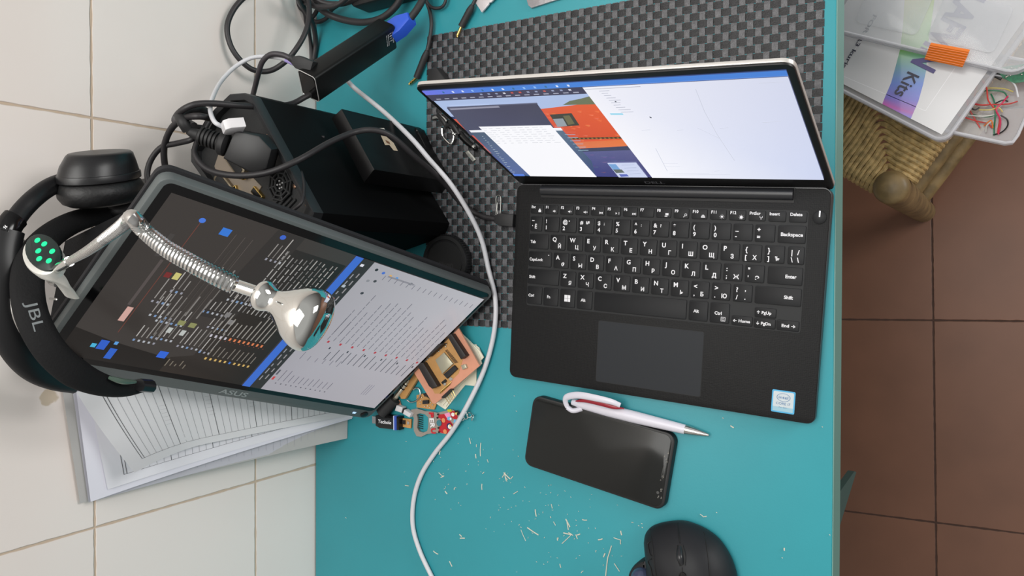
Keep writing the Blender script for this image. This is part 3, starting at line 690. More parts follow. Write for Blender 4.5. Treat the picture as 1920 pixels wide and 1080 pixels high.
for a, c, m_ in (((466, 353), (482, 373), GOLD), ((418, 364), (436, 352), GOLD)):
    A_ = V((*pp(*a), TZ+hz)); C_ = V((*pp(*c), TZ+hz)); M = frame(A_, C_-A_, (0, 0, 1)); L_ = (C_-A_).length
    b = BM(); prism(b, rrect(0, -.0035, L_, .0035, .0008), 0, .004, M, .0003); pt = obj('data_port', b, m_, pc)
    b = BM(); prism(b, rrect(.001, -.0024, L_-.001, .0024, .0004), .0035, .0043, M, 0); obj('port_insert', b, GLOSSBLACK, pt)
# round fan grille
gc = V((*pp(516, 345), TZ+hz)); gm = mat('grille_black', (24, 24, 26), .45)
b = BM(); lathe(b, [(.0155, 0), (.0155, .001), (.0150, .0012), (0, .0012)], Matrix.Translation(gc), 8); obj('fan_recess', b, mat('fan_dark', (16, 16, 17), .5), pc)
b = BM()
for r_ in (.0066, .0110, .0152):
    tube(b, [gc+V((r_*math.cos(i*PI/4+.2), r_*math.sin(i*PI/4+.2), .0025)) for i in range(8)], .0012, 6, 1, closed=True)
for i in range(8):
    a = i*PI/4+.2; tube(b, [gc+V((.0066*math.cos(a), .0066*math.sin(a), .0025)), gc+V((.0165*math.cos(a), .0165*math.sin(a), .0025))], .0010, 6, 1)
obj('fan_grille', b, PCG, pc)
b = BM(); [ball(b, gc+V((r_*math.cos(a), r_*math.sin(a), .0022)), .0010, 8) for r_, a in ((.0, 0), (.0035, .4), (.0035, 1.8), (.0035, 3.2), (.0035, 4.6), (.0036, 5.4))]; obj('perforation', b, mat('metal_specks', (196, 196, 196), .4, .4), pc, label='row of bright metal dots behind the grille')
b = BM()
for i in range(4):
    A_ = V((*pp(500+i*8, 386+i*3), TZ+hz)); C_ = V((*pp(520+i*8, 364+i*3), TZ+hz)); tube(b, [A_+V((0, 0, .001)), C_+V((0, 0, .001))], .0011, 6, 1)
obj('vent_ribs', b, PCG, pc)
for q_ in ((541, 348), (507, 389), (564, 382), (490, 253), (498, 269)):
    b = BM(); lathe(b, [(.0021, 0), (.0021, .0012), (.0012, .0016), (.0006, .0008), (0, .0008)], Matrix.Translation(V((*pp(*q_), TZ+hz))), 12); obj('screw', b, mat('screw_bronze', (160, 130, 110), .35, .8), pc)
# side vent and scratches on the flank
b = BM(); vn = [P(776, 360, .03), P(786, 360, .03)]
for i in range(6):
    q_ = P(777, 361+i*2.2, .012); tube(b, [q_, q_+V((.004, -.002, -.001))], .0007, 6, 1)
obj('side_vent', b, mat('vent_bronze', (86, 80, 66), .5), pc)

# black box with the worn sticker in front of the computer
q1, q2, q3, q4 = P(777, 238, 0), P(830, 354, 0), P(813, 366, 0), P(742, 232, 0)
hb = .128
def ph(x, y_, h): return P(x, y_, h)
t1 = ph(640, 204, hb); t2 = ph(702, 318, hb); t3 = ph(682, 343, hb); t4 = ph(621, 222, hb)
bx = thing('power_supply_box', 'tall black box with a worn white and gold sticker against the mini computer', 'box', ((t1.x+t3.x)/2, (t1.y+t3.y)/2, TZ))
dx_ = (t3-t2).normalized()
b = BM(); prism(b, [(p.x, p.y) for p in (t1, t2, t3, t4)], TZ+.0018, TZ+hb, None, .0012); obj('shell', b, mat('box_black', (12, 12, 13), .35, spec=.3), bx)
fd = (t2-t1).normalized(); fn = fd.cross(V((0, 0, 1)));
if fn.x < 0: fn = -fn
BXM = frame(t1+fn*.0004, fd, fn)
def Bp(x, y_): p = BXM.inverted() @ PL(x, y_, BXM.translation, BXM.to_3x3() @ V((0, 0, 1))); return (p.x, p.y)
cv = Canvas(BXM); cv.poly([Bp(*q_) for q_ in ((708, 240), (720, 240), (726, 250), (712, 248))], (206, 200, 190)); cv.poly([Bp(*q_) for q_ in ((714, 254), (724, 256), (738, 268), (746, 283), (738, 282), (730, 272), (722, 272))], (196, 180, 156))
cv.poly([Bp(*q_) for q_ in ((722, 262), (730, 266), (732, 271), (725, 268))], (120, 84, 60)); cv.done('sticker', vcol_mat('printed_sticker', rough=.3), bx, label='torn white and gold sticker')
# low angled computer foot peeking out beside the box
ft = thing('small_black_device', 'small black device with faint grey print beside the tall black box', 'device', (P(790, 250).x, P(790, 250).y, TZ))
b = BM(); prism(b, [(p.x, p.y) for p in (P(776, 238, .012), P(784, 241, .012), P(801, 277, .012), P(803, 300, .012), P(770, 300, .012), P(750, 250, .012))], TZ+.0018, TZ+.014, None, .001); obj('body', b, mat('box_black', (12, 12, 13), .35, spec=.3), ft)
b = BM()
for i in range(4): q_ = P(779+i*1.2, 246+i*7, .0142); box(b, (q_.x, q_.y, TZ+.0141), (q_.x+.003, q_.y+.0012, TZ+.0143))
obj('print', b, mat('faint_print', (90, 92, 92), .5), ft)

# ================================================================== USB HUB
HM = frame(V((WX-.5971, .1632, TZ+.1181)), (.2041, .6014, -.7725), (.4059, .666, .6258))
HY = .024
hub = thing('usb_hub', 'black metal USB hub with white edge line, propped across the cables', 'hub', HM.translation)
b = BM()
pts = rrect(0, 0, .024, .030, .0035)
HX = HM @ Matrix(((0, 0, 1, 0), (1, 0, 0, 0), (0, 1, 0, 0), (0, 0, 0, 1)))   # outline in y,z; extruded along x
prism(b, pts, 0, .12, HX, .0006); obj('body', b, mat('hub_black_metal', (13, 13, 13), .4, .0, spec=.3), hub)
b = BM(); pr_ = rrect(.0002, .0002, .0238, .0298, .0035); tube(b, [HX @ V((x, y_, 0)) for x, y_ in pr_], .00045, 6, 1, closed=True); obj('edge_trim', b, mat('bright_edge', (226, 224, 222), .25, .6), hub, label='bright chamfered edge line')
b = BM(); prism(b, rrect(.002, .002, .022, .028, .003), -.0003, .001, HX, 0); obj('end_cap', b, GLOSSBLACK, hub)
b = BM()
HT = HM @ Matrix.Translation((0, -.0001, 0)) @ Matrix.Rotation(PI/2, 4, 'X')      # side face y=0 (x along, y up = hub z)
M = HT
for i, (s_, h_) in enumerate((('CE FC RoHS', .0016), ('1 0 1 7', .0034), ('Made in China', .0014), ('Ethernet hub', .0012))):
    xx = .1155-[.0005, .005, .0075, .010][i]
    M2 = M @ Matrix.Translation((xx, .024, 0)) @ Matrix.Rotation(-PI/2, 4, 'Z')
    put_text(b, s_, M2, 0, 0, h_, .013 if i != 1 else .010, .01)
obj('print', b, WHITEINK, hub, smooth=False)
# white lead dangling from beneath hub: drawn later as cable

# ------------------------------------------------------------------ cables
def cable(name, label, pts, r, m=CABLE, cat='cable', group=None, k=8, ends=None):
    b = BM(); tube(b, pts, r, 10, k)
    c0 = min(pts, key=lambda p: p.z)
    if not ends:
        return tag(obj(name, b, m), label, cat, group)
    t_ = thing(name, label, cat, pts[0], group=group); obj('cord', b, m, t_); return t_
def plug(par, name, a, c, wdt, thk, m, up=(0, 0, 1), bev=.001, label=None):
    """boxy moulded plug from a to c"""
    a, c = V(a), V(c); M = frame(a, c-a, up); L_ = (c-a).length; b = BM()
    prism(b, [(0, -wdt*.28), (L_*.25, -wdt*.5), (L_, -wdt*.5), (L_, wdt*.5), (L_*.25, wdt*.5), (0, wdt*.28)], -thk/2, thk/2, M, bev)
    return obj(name, b, m, par, label=label)
WC = mat('white_cable', (206, 206, 210), .4)
# long white cable across the table
pts = px([(650, 150, .050), (668, 168, .040), (720, 210, .045), (770, 258, .058), (806, 300, .055), (845, 345, .042), (880, 400, .026), (903, 450, .013), (916, 505, .006), (928, 555, .006), (929, 600, .0055), (921, 650, .0045), (903, 705, .0050), (872, 768, .008), (845, 812, .0045), (815, 850, .0032), (790, 890, .0032), (776, 935, .0032), (774, 985, .0032), (786, 1030, .0032), (808, 1078, .0032), (840, 1140, .0032)])
cable('white_cable', 'long thin white cable snaking across the table past the keychain', pts, .0026, WC)
# short white lead looping from hub to computer
t_ = thing('white_usb_lead', 'short white lead looping over the tiles into the mini computer', 'cable', P(420, 235, .27))
b = BM(); tube(b, pq([(556, 120, .155), (530, 110, .170), (500, 106, .185), (470, 109, .200), (440, 126, .215), (415, 152, .235), (400, 180, .262), (394, 205, .285), (402, 228, .295), (418, 238, .290)]), .0021, 10, 8); obj('cord', b, WC, t_)
b = BM(); tube(b, pq([(551, 119, .158), (535, 112, .168)]), .0024, 10, 1); obj('strain_relief', b, mat('lilac_plastic', (176, 160, 226), .4), t_, label='lilac tinted end sleeve')
plug(t_, 'plug', P(418, 239, .248), P(455, 236, .232), .0155, .009, WHITEP, (-.2, -.5, .8))
# thick black cable from hub end to behind the monitor
cable('hub_cable', 'thick black cable from the hub end arching over the mini computer', pq([(600, 168, .128), (572, 182, .155), (545, 195, .190), (500, 200, .230), (450, 198, .262), (400, 194, .285), (365, 196, .300), (340, 208, .305), (330, 222, .298), (345, 235, .285), (380, 240, .262)]), .0029)
# black USB-C cable to the laptop with plug
t_ = thing('laptop_usb_cable', 'black cable from the mini computer arching over to the laptop side', 'cable', P(950, 412, .006))
b = BM(); tube(b, pq([(392, 225, .275), (372, 262, .285), (366, 290, .290), (390, 318, .288), (440, 329, .280), (500, 324, .268), (560, 300, .250), (620, 266, .215), (665, 248, .185), (700, 244, .160), (735, 256, .130), (780, 296, .085), (830, 340, .040), (862, 378, .012), (895, 402, .006), (925, 410, .006), (940, 412, .006)]), .0029, 10, 8); obj('cord', b, CABLE, t_)
plug(t_, 'plug', P(930, 411, .0065), P(965, 414, .0065), .0130, .0075, SOFTBLACK)
# loop of black cable left of computer, hanging on the tiles, going down behind the monitor
cable('black_cable', 'black cable looping on the left of the mini computer', pq([(372, 250, .28), (358, 262, .29), (330, 269, .292), (303, 276, .296), (283, 300, .30), (276, 330, .302), (286, 356, .300), (305, 372, .290)]), .0027, group=None)
cable('black_cable', 'black cable dropping steeply behind the monitor top corner', pq([(395, 222, .285), (372, 218, .30), (345, 222, .302), (322, 240, .30), (309, 270, .296), (308, 300, .292), (315, 330, .286), (330, 352, .275)]), .0030)
# large power plug in the computer
t_ = thing('power_plug', 'chunky black power plug with ribbed grip on top of the computer', 'plug', P(440, 280, HP))
A_, B_ = P(352, 246, .255), P(480, 290, .222)
dv = (B_-A_).normalized()
b = BM(); M = frame(A_, dv, (0, 0, 1)) @ Matrix.Rotation(PI/2, 4, 'Y')
prof = [(.0030, 0), (.0042, .003), (.0052, .010)]
for i in range(5): prof += [(.0082, .012+i*.0034), (.0082, .0138+i*.0034), (.0066, .0142+i*.0034), (.0066, .0152+i*.0034)]
prof += [(.0098, .0300), (.0112, .032), (.0112, .036), (.0085, .0375)]
lathe(b, prof, M, 20); obj('grip', b, SOFTBLACK, t_)
b = BM(); A2 = A_+dv*.038; M = frame(A2, dv, (0, 0, 1)); prism(b, [(0, -.012), (.030, -.017), (.040, -.008), (.040, .010), (.026, .018), (.004, .015)], -.016, .006, M, .002); obj('plug_body', b, BLACK, t_)
b = BM(); tube(b, pq([(352, 244, .300), (342, 228, .305), (338, 216, .300), (352, 207, .290), (372, 205, .270), (392, 214, .250)]), .0048, 12, 8); obj('cord', b, SOFTBLACK, t_)
b = BM(); tube(b, pq([(330, 222, .300), (345, 230, .298), (362, 240, .296)]), .0055, 12, 6); obj('cable_sleeve', b, mat('grey_sleeve', (70, 68, 70), .4), t_)
# tiny thin lead on computer flank
cable('thin_black_lead', 'very thin black lead lying against the flank of the computer', pq([(608, 257, .165), (580, 258, .190), (556, 268, .215), (551, 288, .226), (562, 315, .234), (570, 345, .243), (566, 378, .258), (545, 398, .262)]), .0015)
# big loop of black cable on the wall, top left
cable('looped_black_cable', 'thin black cable making a wide loop against the white tiles', [W(500, -30, .03), W(462, -8, .018), W(438, 18, .012), W(426, 50, .010), W(432, 84, .012), W(450, 112, .016), W(475, 131, .020), W(505, 133, .026)] + [P(532, 118, .085), P(553, 95, .080), P(572, 62, .070), P(580, 25, .060), P(575, -20, .05)], .0030)
# second cable: from hub socket down behind computer
t_ = thing('network_lead', 'dark lead bending out of the hub side and dropping behind the computer', 'cable', P(560, 118, .13))
b = BM(); tube(b, px([(549, 112, .135), (530, 103, .140), (508, 102, .145), (492, 116, .145), (484, 140, .140), (476, 172, .125), (470, 195, .10)]), .0028, 10, 8); obj('cord', b, mat('dark_grey_cable', (56, 52, 56), .5), t_)
b = BM(); tube(b, px([(545, 108, .137), (556, 117, .134)]), .0040, 12, 1); obj('strain_relief', b, SOFTBLACK, t_)
plug(t_, 'plug', P(552, 113, .136), P(588, 128, .128), .0130, .011, SOFTBLACK)
# blue plug in hub far end
t_ = thing('blue_usb_plug', 'bright blue plug on a thick black cable in the hub end', 'plug', P(755, 55, .035))
pA = HM @ V((.12, .012, .014)); BLUE = mat('blue_plug', (44, 88, 206), .4)
pB = P(772, 34, .033)
M = frame(pA, pB-pA, (.3, .3, .8)); L_ = (pB-pA).length; b = BM()
prism(b, [(-.001, -.0105), (L_*.55, -.0105), (L_, -.0048), (L_, .0048), (L_*.55, .0105), (-.001, .0105)], -.0065, .0065, M, .0015); obj('plug', b, BLUE, t_)
b = BM(); tube(b, [pB-(pB-pA)*.1] + px([(783, 16, .030), (794, -6, .026), (800, -40, .02)]), .0040, 12, 8); obj('cord', b, SOFTBLACK, t_)
# bundle of cables at the top
def cab(label, pts, r): cable('coiled_black_cable', label, pts, r, group=None)
cab('thick black cable curving under the hub towards the top edge', px([(565, -30, .04), (585, 0, .035), (608, 22, .030), (640, 36, .022), (680, 42, .018), (715, 34, .018), (742, 12, .018), (760, -20, .02)]), .0040)
cab('black cable crossing from the tiles under the coil', [W(552, -20, .05)] + px([(566, 8, .05), (578, 28, .035), (588, 50, .018), (592, 80, .006), (588, 112, .004)]), .0030)
cab('black cable in the coil with a small round bend over turquoise', px([(600, -20, .03), (598, 8, .02), (592, 24, .012), (584, 36, .010), (596, 41, .008), (612, 34, .008), (622, 18, .010), (640, 5, .012), (662, -15, .015)]), .0026)
cab('black cable doubled along the table back edge', px([(552, -10, .030), (562, 10, .026), (574, 26, .020), (577, 60, .010), (583, 100, .006), (587, 150, .004)]), .0038)
cab('outermost black cable of the coil, running off the top', px([(575, -25, .045), (590, -5, .042), (610, 6, .036), (640, 7, .030), (668, -3, .028), (690, -20, .03)]), .0034)
cab('black cable at the very top beside the power brick', px([(545, -14, .055), (570, 4, .050), (598, 13, .045), (630, 10, .042), (655, -8, .04)]), .0030)
t_ = thing('power_brick', 'dark power brick half out of view at the top edge', 'power brick', P(700, 0, .0))
A_, B_ = P(668, 2, .018), P(760, -24, .018); M = frame(A_, B_-A_, (0, 0, 1)); b = BM(); prism(b, rrect(-.002, -.010, .09, .045, .008), -.016, .010, M, .004); obj('body', b, BLACK, t_)
# headphone cables with gold jacks
def jack(name, label, pts, r, tipa, tipb, sleeve_n=2):
    t_ = thing(name, label, 'audio cable', tipb, group=None)
    b = BM(); tube(b, pts, r, 10, 8); obj('cord', b, CABLE, t_)
    s0 = V(pts[-1]); a, c = V(tipa), V(tipb)
    b = BM(); tube(b, [s0, s0*.75+a*.25, s0*.3+a*.7, a], lambda f: .0026+.0012*min(1, f*3), 12, 4); obj('plug_sleeve', b, SOFTBLACK, t_)
    d = (c-a); M = frame(a, d, (0, 0, 1)) @ Matrix.Rotation(PI/2, 4, 'Y'); L_ = d.length; b = BM()
    lathe(b, [(.0017, -.001), (.0017, L_*.3), (.0013, L_*.3), (.0013, L_*.34), (.0017, L_*.34), (.0017, L_*.55), (.0013, L_*.55), (.0013, L_*.59), (.0017, L_*.59), (.0017, L_*.78), (.0011, L_*.82), (.0015, L_*.9), (.0004, L_)], M, 14); obj('jack_tip', b, GOLD, t_)
jack('audio_cable', 'black audio cable with gold jack, hanging left of the placemat corner', px([(790, -20, .01), (800, 4, .008), (806, 22, .006), (809, 45, .006), (806, 72, .006), (801, 95, .006)]), .0021, P(781, 146, .004), P(766, 159, .0035))
jack('audio_cable', 'black audio cable with gold jack lying on the placemat top edge', px([(900, -25, .006), (893, -5, .006), (886, 10, .006)]), .0020, P(865, 50, .005), P(856, 71, .0045))
cable('thin_black_loop', 'thin black cord forming a small loop by the top edge', px([(798, -10, .010), (801, 4, .010), (810, 14, .008), (824, 15, .006), (833, 8, .006), (838, -8, .006)]), .0018)

# ================================================================== PAPERS leaning on the wall behind the monitor
PAPER = vcol_mat('printed_paper', rough=.7, spec=.2)
PW = (206, 206, 212)
def sheet(name, label, foot_pts, top_pts, cols, lines=None, curl=None, n=14, group=None, bow=.006):
    """sheet standing on the table and leaning on the wall: foot (2 points), top (2 points)"""
    A0, A1 = foot_pts; B0, B1 = top_pts
    b = BM(); lay = b.loops.layers.float_color.new('Col'); g = []
    nn = (B0-A0).cross(A1-A0).normalized()
    if nn.x < 0: nn = -nn
    def pt(u, v, lift=0.0):   # u along the foot, v up the sheet
        p = (A0*(1-v)+B0*v)*(1-u)+(A1*(1-v)+B1*v)*u
        off = -bow*4*v*(1-v)
        if curl: off += curl(u, v)
        return p + nn*(off+lift)
    rows_ = [[b.verts.new(pt(i/n, j/n)) for i in range(n+1)] for j in range(n+1)]
    for j in range(n):
        for i in range(n):
            f = b.faces.new((rows_[j][i], rows_[j][i+1], rows_[j+1][i+1], rows_[j+1][i]))
            for l in f.loops: l[lay] = (lin(cols[0]), lin(cols[1]), lin(cols[2]), 1)
    def strip(u0, v0, u1, v1, w_, c):
        k_ = 14; pr_ = None
        d = V((u1-u0, v1-v0)); d = V((-d.y*.297, d.x*.21)); d.normalize(); d = V((d.x*w_/.21, d.y*w_/.297))
        for i in range(k_+1):
            t = i/k_; u = u0+(u1-u0)*t; v = v0+(v1-v0)*t
            cur = (b.verts.new(pt(u-d.x/2, v-d.y/2, .0003)), b.verts.new(pt(u+d.x/2, v+d.y/2, .0003)))
            if pr_:
                f = b.faces.new((pr_[0], pr_[1], cur[1], cur[0]))
                for l in f.loops: l[lay] = (lin(c[0]), lin(c[1]), lin(c[2]), 1)
            pr_ = cur
    for L_ in (lines or []): strip(*L_)
    o = obj(name, b, PAPER); return tag(o, label, 'paper', group)
def sh(fx0, fy0, fx1, fy1, tx0, ty0, off0, off1):
    return ((P(fx0, fy0, .001), P(fx1, fy1, .001)), (W(tx0, ty0, off0), W(*off1)))
ink = (92, 92, 96); soft = (150, 150, 156)
def form_lines(u_m=.07):
    L_ = [(u_m, .05, u_m, .94, .0006, ink), (u_m, .94, .9, .94, .0006, ink)]
    for i in range(34):
        v = .93-i*.0262; L_.append((u_m, v, .9, v, .0006 if i % 6 == 0 else .00035, ink if i % 6 == 0 else soft))
    for v0 in (.90, .74, .58):
        for k_ in range(6): L_.append((.38+.05*k_, v0-.105, .38+.05*k_, v0-.13, .0004, soft))
    return L_
# back sheets first (u=0 is the edge towards the picture bottom)
sheet('paper_sheet', 'rearmost plain sheet, its corner poking out lowest over the tiles', (P(651, 822, .001), P(655, 640, .001)), (W(150, 944, .004), W(112, 700, .004)), (178, 178, 176))
sheet('paper_sheet', 'dotted sheet with a crumpled edge reaching furthest over the table', (P(650, 818, .001), P(660, 640, .001)), (W(166, 942, .007), W(130, 690, .007)), (190, 190, 198), lines=[(.03+.012*(i % 3), .06+.03*i, .20, .06+.03*i, .0003, (170, 170, 180)) for i in range(24)])
sheet('paper_sheet', 'white sheet with a short black corner rule near its upper end', (P(660, 785, .001), P(664, 640, .001)), (W(170, 941, .011), W(143, 735, .011)), (222, 222, 232), lines=[(.10, .93, .40, .93, .0007, ink), (.10, .93, .10, .905, .0007, ink)])
sheet('paper_sheet', 'ruled form partly hidden below the curled form', (P(661, 783, .001), P(668, 640, .001)), (W(202, 918, .014), W(165, 735, .014)), (226, 226, 232), lines=form_lines(.10))
sheet('paper_sheet', 'front ruled form with its upper corner curled towards the room', (P(662, 778, .0015), P(672, 640, .0015)), (W(222, 868, .020), W(143, 735, .030)), (222, 222, 224), lines=form_lines(.09), curl=lambda u, v: .035*max(0, v-.70)**1.5*(1-u)**2*6, bow=.004)

# ================================================================== HEADPHONES
HPM = mat('headphone_satin_black', (22, 22, 24), .35); HPF = mat('headphone_foam', (26, 26, 27), .75, spec=.2, bump=.3, bscale=600); HPL = mat('ear_cushion_leather', (20, 20, 21), .5, bump=.4, bscale=260)
def Q(x, y_, off): return W(x, y_, off)
def strapband(pts, wid, thk):
    b = BM(); path = smooth_path(pts, 8)
    tube(b, path, wid, 12, 1, ry=thk, wide=(CAM-path[len(path)//2]).normalized())
    return b
# pair one: glossy, slim arms, ear cup on the tiles at the top
h1 = thing('headphones', 'glossy slim black headphones, flat oval ear cup against the tiles', 'headphones', Q(60, 500, .05))
pA = [Q(140, 338, .058), Q(112, 343, .062), Q(88, 354, .066), Q(64, 372, .070), Q(44, 392, .072), Q(30, 410, .074)]
b = strapband(pA, .0072, .0042); obj('arm', b, HPM, h1)
b = strapband([Q(30, 408, .074), Q(20, 420, .075), Q(12, 438, .076)], .0090, .0055); hg = obj('hinge', b, GLOSSBLACK, h1)
b = BM(); M = frame(Q(10, 428, .084), -CU*.75+CR*.65, CB); put_text(b, '≠', M, -.002, -.001, .004); obj('logo', b, WHITEINK, hg, smooth=False)
pB_ = [Q(13, 432, .076), Q(5, 470, .078), Q(2, 520, .080), Q(4, 570, .080), Q(14, 615, .078), Q(34, 656, .074), Q(64, 687, .068), Q(102, 704, .062), Q(146, 712, .056)]
b = strapband(pB_, .0120, .0050); obj('headband', b, mat('headband_black', (18, 18, 20), .38), h1)
b = BM(); tube(b, [Q(24, 560, .088), Q(26, 590, .088), Q(36, 618, .087), Q(52, 645, .084)], lambda f: .0016*(1-f)+.0004, 8, 6); obj('slider', b, STEEL, h1, label='bright steel slider strip')
# ear cup one
cc = Q(186, 327, .075); ax_ = (Q(252, 322, .06)-Q(122, 340, .06)).normalized()
up_ = (CU*.97+CB*.30); up_ = (up_-ax_*up_.dot(ax_)).normalized(); ECM = frame(cc, ax_, up_)
el = lambda a, c, k=28: [(a*math.cos(2*PI*i/k), c*math.sin(2*PI*i/k)) for i in range(k)]
b = BM(); prism(b, el(.0345, .027), -.004, .002, ECM, .0015)
rw_ = [[b.verts.new(ECM @ V((a_*math.cos(2*PI*i/32)+sx_, c_*math.sin(2*PI*i/32), z_))) for i in range(32)] for a_, c_, z_, sx_ in ((.0335, .026, .0015, 0), (.0310, .0245, .009, .001), (.0275, .0215, .0165, .003), (.0255, .0195, .0182, .003), (.020, .015, .0186, .003))]
for r0_, r1_ in zip(rw_, rw_[1:]):
    for i in range(32): b.faces.new((r0_[i], r0_[(i+1) % 32], r1_[(i+1) % 32], r1_[i]))
b.faces.new(rw_[-1])
b.faces.new(rw_[0][::-1]); obj('ear_cup', b, HPM, h1)
b = BM()
rw = []
for k_ in range(13):
    a = PI*2*k_/12; 
tube(b, [ECM @ V((.0248*math.cos(2*PI*i/28), .0180*math.sin(2*PI*i/28), -.0135)) for i in range(28)], .0112, 12, 1, closed=True); prism(b, el(.030, .022), -.016, -.004, ECM, 0); obj('ear_cushion', b, HPL, h1, label='wrinkled soft ear cushion')
# second cup of pair one, further back
c2 = Q(286, 352, .045); E2 = frame(c2, ax_, up_); b = BM(); prism(b, el(.030, .024), -.008, .006, E2, .003); tube(b, [E2 @ V((.0215*math.cos(2*PI*i/28), .0160*math.sin(2*PI*i/28), -.010)) for i in range(28)], .0085, 12, 1, closed=True); obj('ear_cup', b, HPL, h1)
# pair two: matte padded headband with big pale lettering
h2 = thing('headphones', 'matte padded black headphones with pale logo letters, hooked over the monitor corner', 'headphones', Q(90, 600, .07))
pC = [Q(300, 405, .030), Q(262, 398, .035), Q(225, 398, .044), Q(180, 404, .055), Q(135, 418, .066), Q(95, 442, .076), Q(66, 474, .086), Q(53, 512, .096), Q(52, 552, .104), Q(60, 592, .110), Q(78, 632, .114), Q(104, 668, .116), Q(142, 700, .116), Q(186, 720, .112), Q(232, 728, .106), Q(276, 722, .100)]
def w2(f): return .0062+.0052*min(1, f*2.2) if f < .8 else .0114-.0062*(f-.8)/.2
b = BM(); path = smooth_path(pC, 6); tube(b, path, w2, 14, 1, ry=lambda f: .0052, wide=(CAM-path[60]).normalized()); obj('headband', b, HPF, h2, label='padded matte headband')
b = BM()
A_ = Q(57, 562, .121); B_ = Q(75, 622, .127); nn_ = (CAM-A_).normalized(); M = frame(A_+nn_*.0012, B_-A_, nn_)
put_text(b, 'JBL', M, 0.001, -.0034, .0072, (B_-A_).length*.92, .0); obj('logo', b, mat('pale_print', (112, 118, 120), .6), h2, smooth=False)
b = BM(); tube(b, [Q(262, 722, .112), Q(284, 724, .108)], .0058, 10, 1, ry=.005, wide=(0, 0, 1)); obj('slider_end', b, HPM, h2)
b = BM(); tube(b, [Q(205, 708, .120), Q(230, 715, .120), Q(254, 716, .118)], lambda f: .0014+.001*math.sin(PI*f), 8, 5); obj('inner_strip', b, mat('dull_green_strip', (84, 104, 92), .3), h2, label='dull green inner strip')
c3_ = Q(250, 375, .050); E3 = frame(c3_, ax_, up_); b = BM(); prism(b, el(.024, .018), -.010, .004, E3, .003); tube(b, [E3 @ V((.022*math.cos(2*PI*i/24), .015*math.sin(2*PI*i/24), -.006)) for i in range(24)], .0075, 10, 1, closed=True); obj('ear_cup', b, HPL, h2)

# ================================================================== GOOSENECK LAMP
lamp = thing('gooseneck_lamp', 'chrome gooseneck clip lamp bending over the monitor to a bell-shaped head', 'lamp', Q(100, 510, .10))
def G(x, y_, h): return P(x, y_, h)
gpts = [G(102, 506, .408), G(130, 490, .415), G(165, 470, .424), G(200, 445, .432), G(228, 424, .438), G(242, 412, .444), G(250, 409, .452), G(270, 432, .442), G(310, 465, .438), G(360, 494, .432), G(410, 520, .424), G(440, 534, .418)]
# lower thin half, then the thick outer half
path = smooth_path(gpts, 22)
def ringed(b, path, r0, r1, pitch):
    s = 0; pp_ = [path[0]]; 
    # resample
    tot = sum((path[i+1]-path[i]).length for i in range(len(path)-1)); n = int(tot/(pitch/4)); out = []
    acc = 0; i = 0; seg = (path[1]-path[0]).length
    for k_ in range(n+1):
        d = tot*k_/n
        while i < len(path)-2 and acc+seg < d: acc += seg; i += 1; seg = (path[i+1]-path[i]).length
        out.append(path[i].lerp(path[i+1], min(1, (d-acc)/max(seg, 1e-9))))
    m = len(out)-1
    tube(b, out, lambda f: (r0+(r1-r0)*f)*(1-.12*(int(round(f*m)) % 4 == 0)), 14, 1)
split = 22*2
b = BM(); tube(b, path[:23], .0034, 14, 1); obj('sleeve', b, CHROME, lamp)
b = BM(); ringed(b, path[22:], .0027, .0056, .0022); obj('gooseneck', b, mat('ribbed_chrome', (205, 205, 203), .18, 1), lamp, label='ribbed metal gooseneck')
b = BM(); e0 = path[-1]; e1 = G(482, 548, .414); tube(b, [e0, e1], .0036, 14, 1); obj('end_sleeve', b, CHROME, lamp)
hd0 = e1; hd1 = G(584, 601, .400); dv = (hd1-hd0); L_ = dv.length; M = frame(hd0, dv, (0, 0, 1)) @ Matrix.Rotation(PI/2, 4, 'Y')
prof = [(.0046, -.002), (.0072, .000), (.0086, .0035), (.0090, .007), (.0080, .0105), (.0066, .0140), (.0068, .0175), (.0094, .0230), (.0132, .0300), (.0164, .0375), (.0182, .0450), (.0184, .0510), (.0170, .0565), (.0135, .0605), (.0080, .0628), (0, .0634)]
sc_ = L_/.0500
b = BM(); lathe(b, smoothprof := [(r, z*sc_) for r, z in prof], M, 40); hd = obj('lamp_head', b, CHROME, lamp, label='mirror-bright bell-shaped head')
sm = hd.modifiers.new('round', 'SUBSURF'); sm.levels = 1; sm.render_levels = 2
# clip body
CL = mat('satin_silver_plastic', (206, 206, 200), .3, .3)
c0 = G(76, 479, .412)
zz = (CB*.9+CR*.25+CU*.1).normalized(); xx = (G(98, 508, .40)-G(52, 450, .40)).normalized(); CM = frame(c0, xx, zz)
b = BM(); prism(b, el(.0195, .0118), -.008, 0, CM, .002); cb_ = obj('clip_body', b, CL, lamp)
CM = Matrix.Translation((CR*.75+CU*.65)*.0030) @ CM
b = BM(); prism(b, el(.0190, .0106), -.001, .0012, CM, .0006); gl = obj('lens', b, mat('dark_green_glass', (8, 30, 28), .08), lamp, label='dark glossy window with green glow')
b = BM(); gr = []
for x_, y_ in ((-.0118, .002), (-.005, .0040), (-.0030, -.0018), (.0052, .0050), (.0035, -.0045), (.0105, -.0005)):
    lathe(b, [(.0021, 0), (.0021, .0003), (0, .0003)], CM @ Matrix.Translation((x_, y_, .0012)), 12)
obj('green_light', b, mat('green_glow', (0, 196, 124), .3, emit=.85), gl, label='glowing green spots')
b = BM(); jw = [G(86, 504, .405), G(98, 514, .402), G(112, 527, .396), G(124, 541, .388), G(135, 556, .380)]
tube(b, jw, .0058, 12, 6, ry=.0018, wide=CB); obj('clip_jaw', b, CL, lamp, label='pale curved clip jaw')
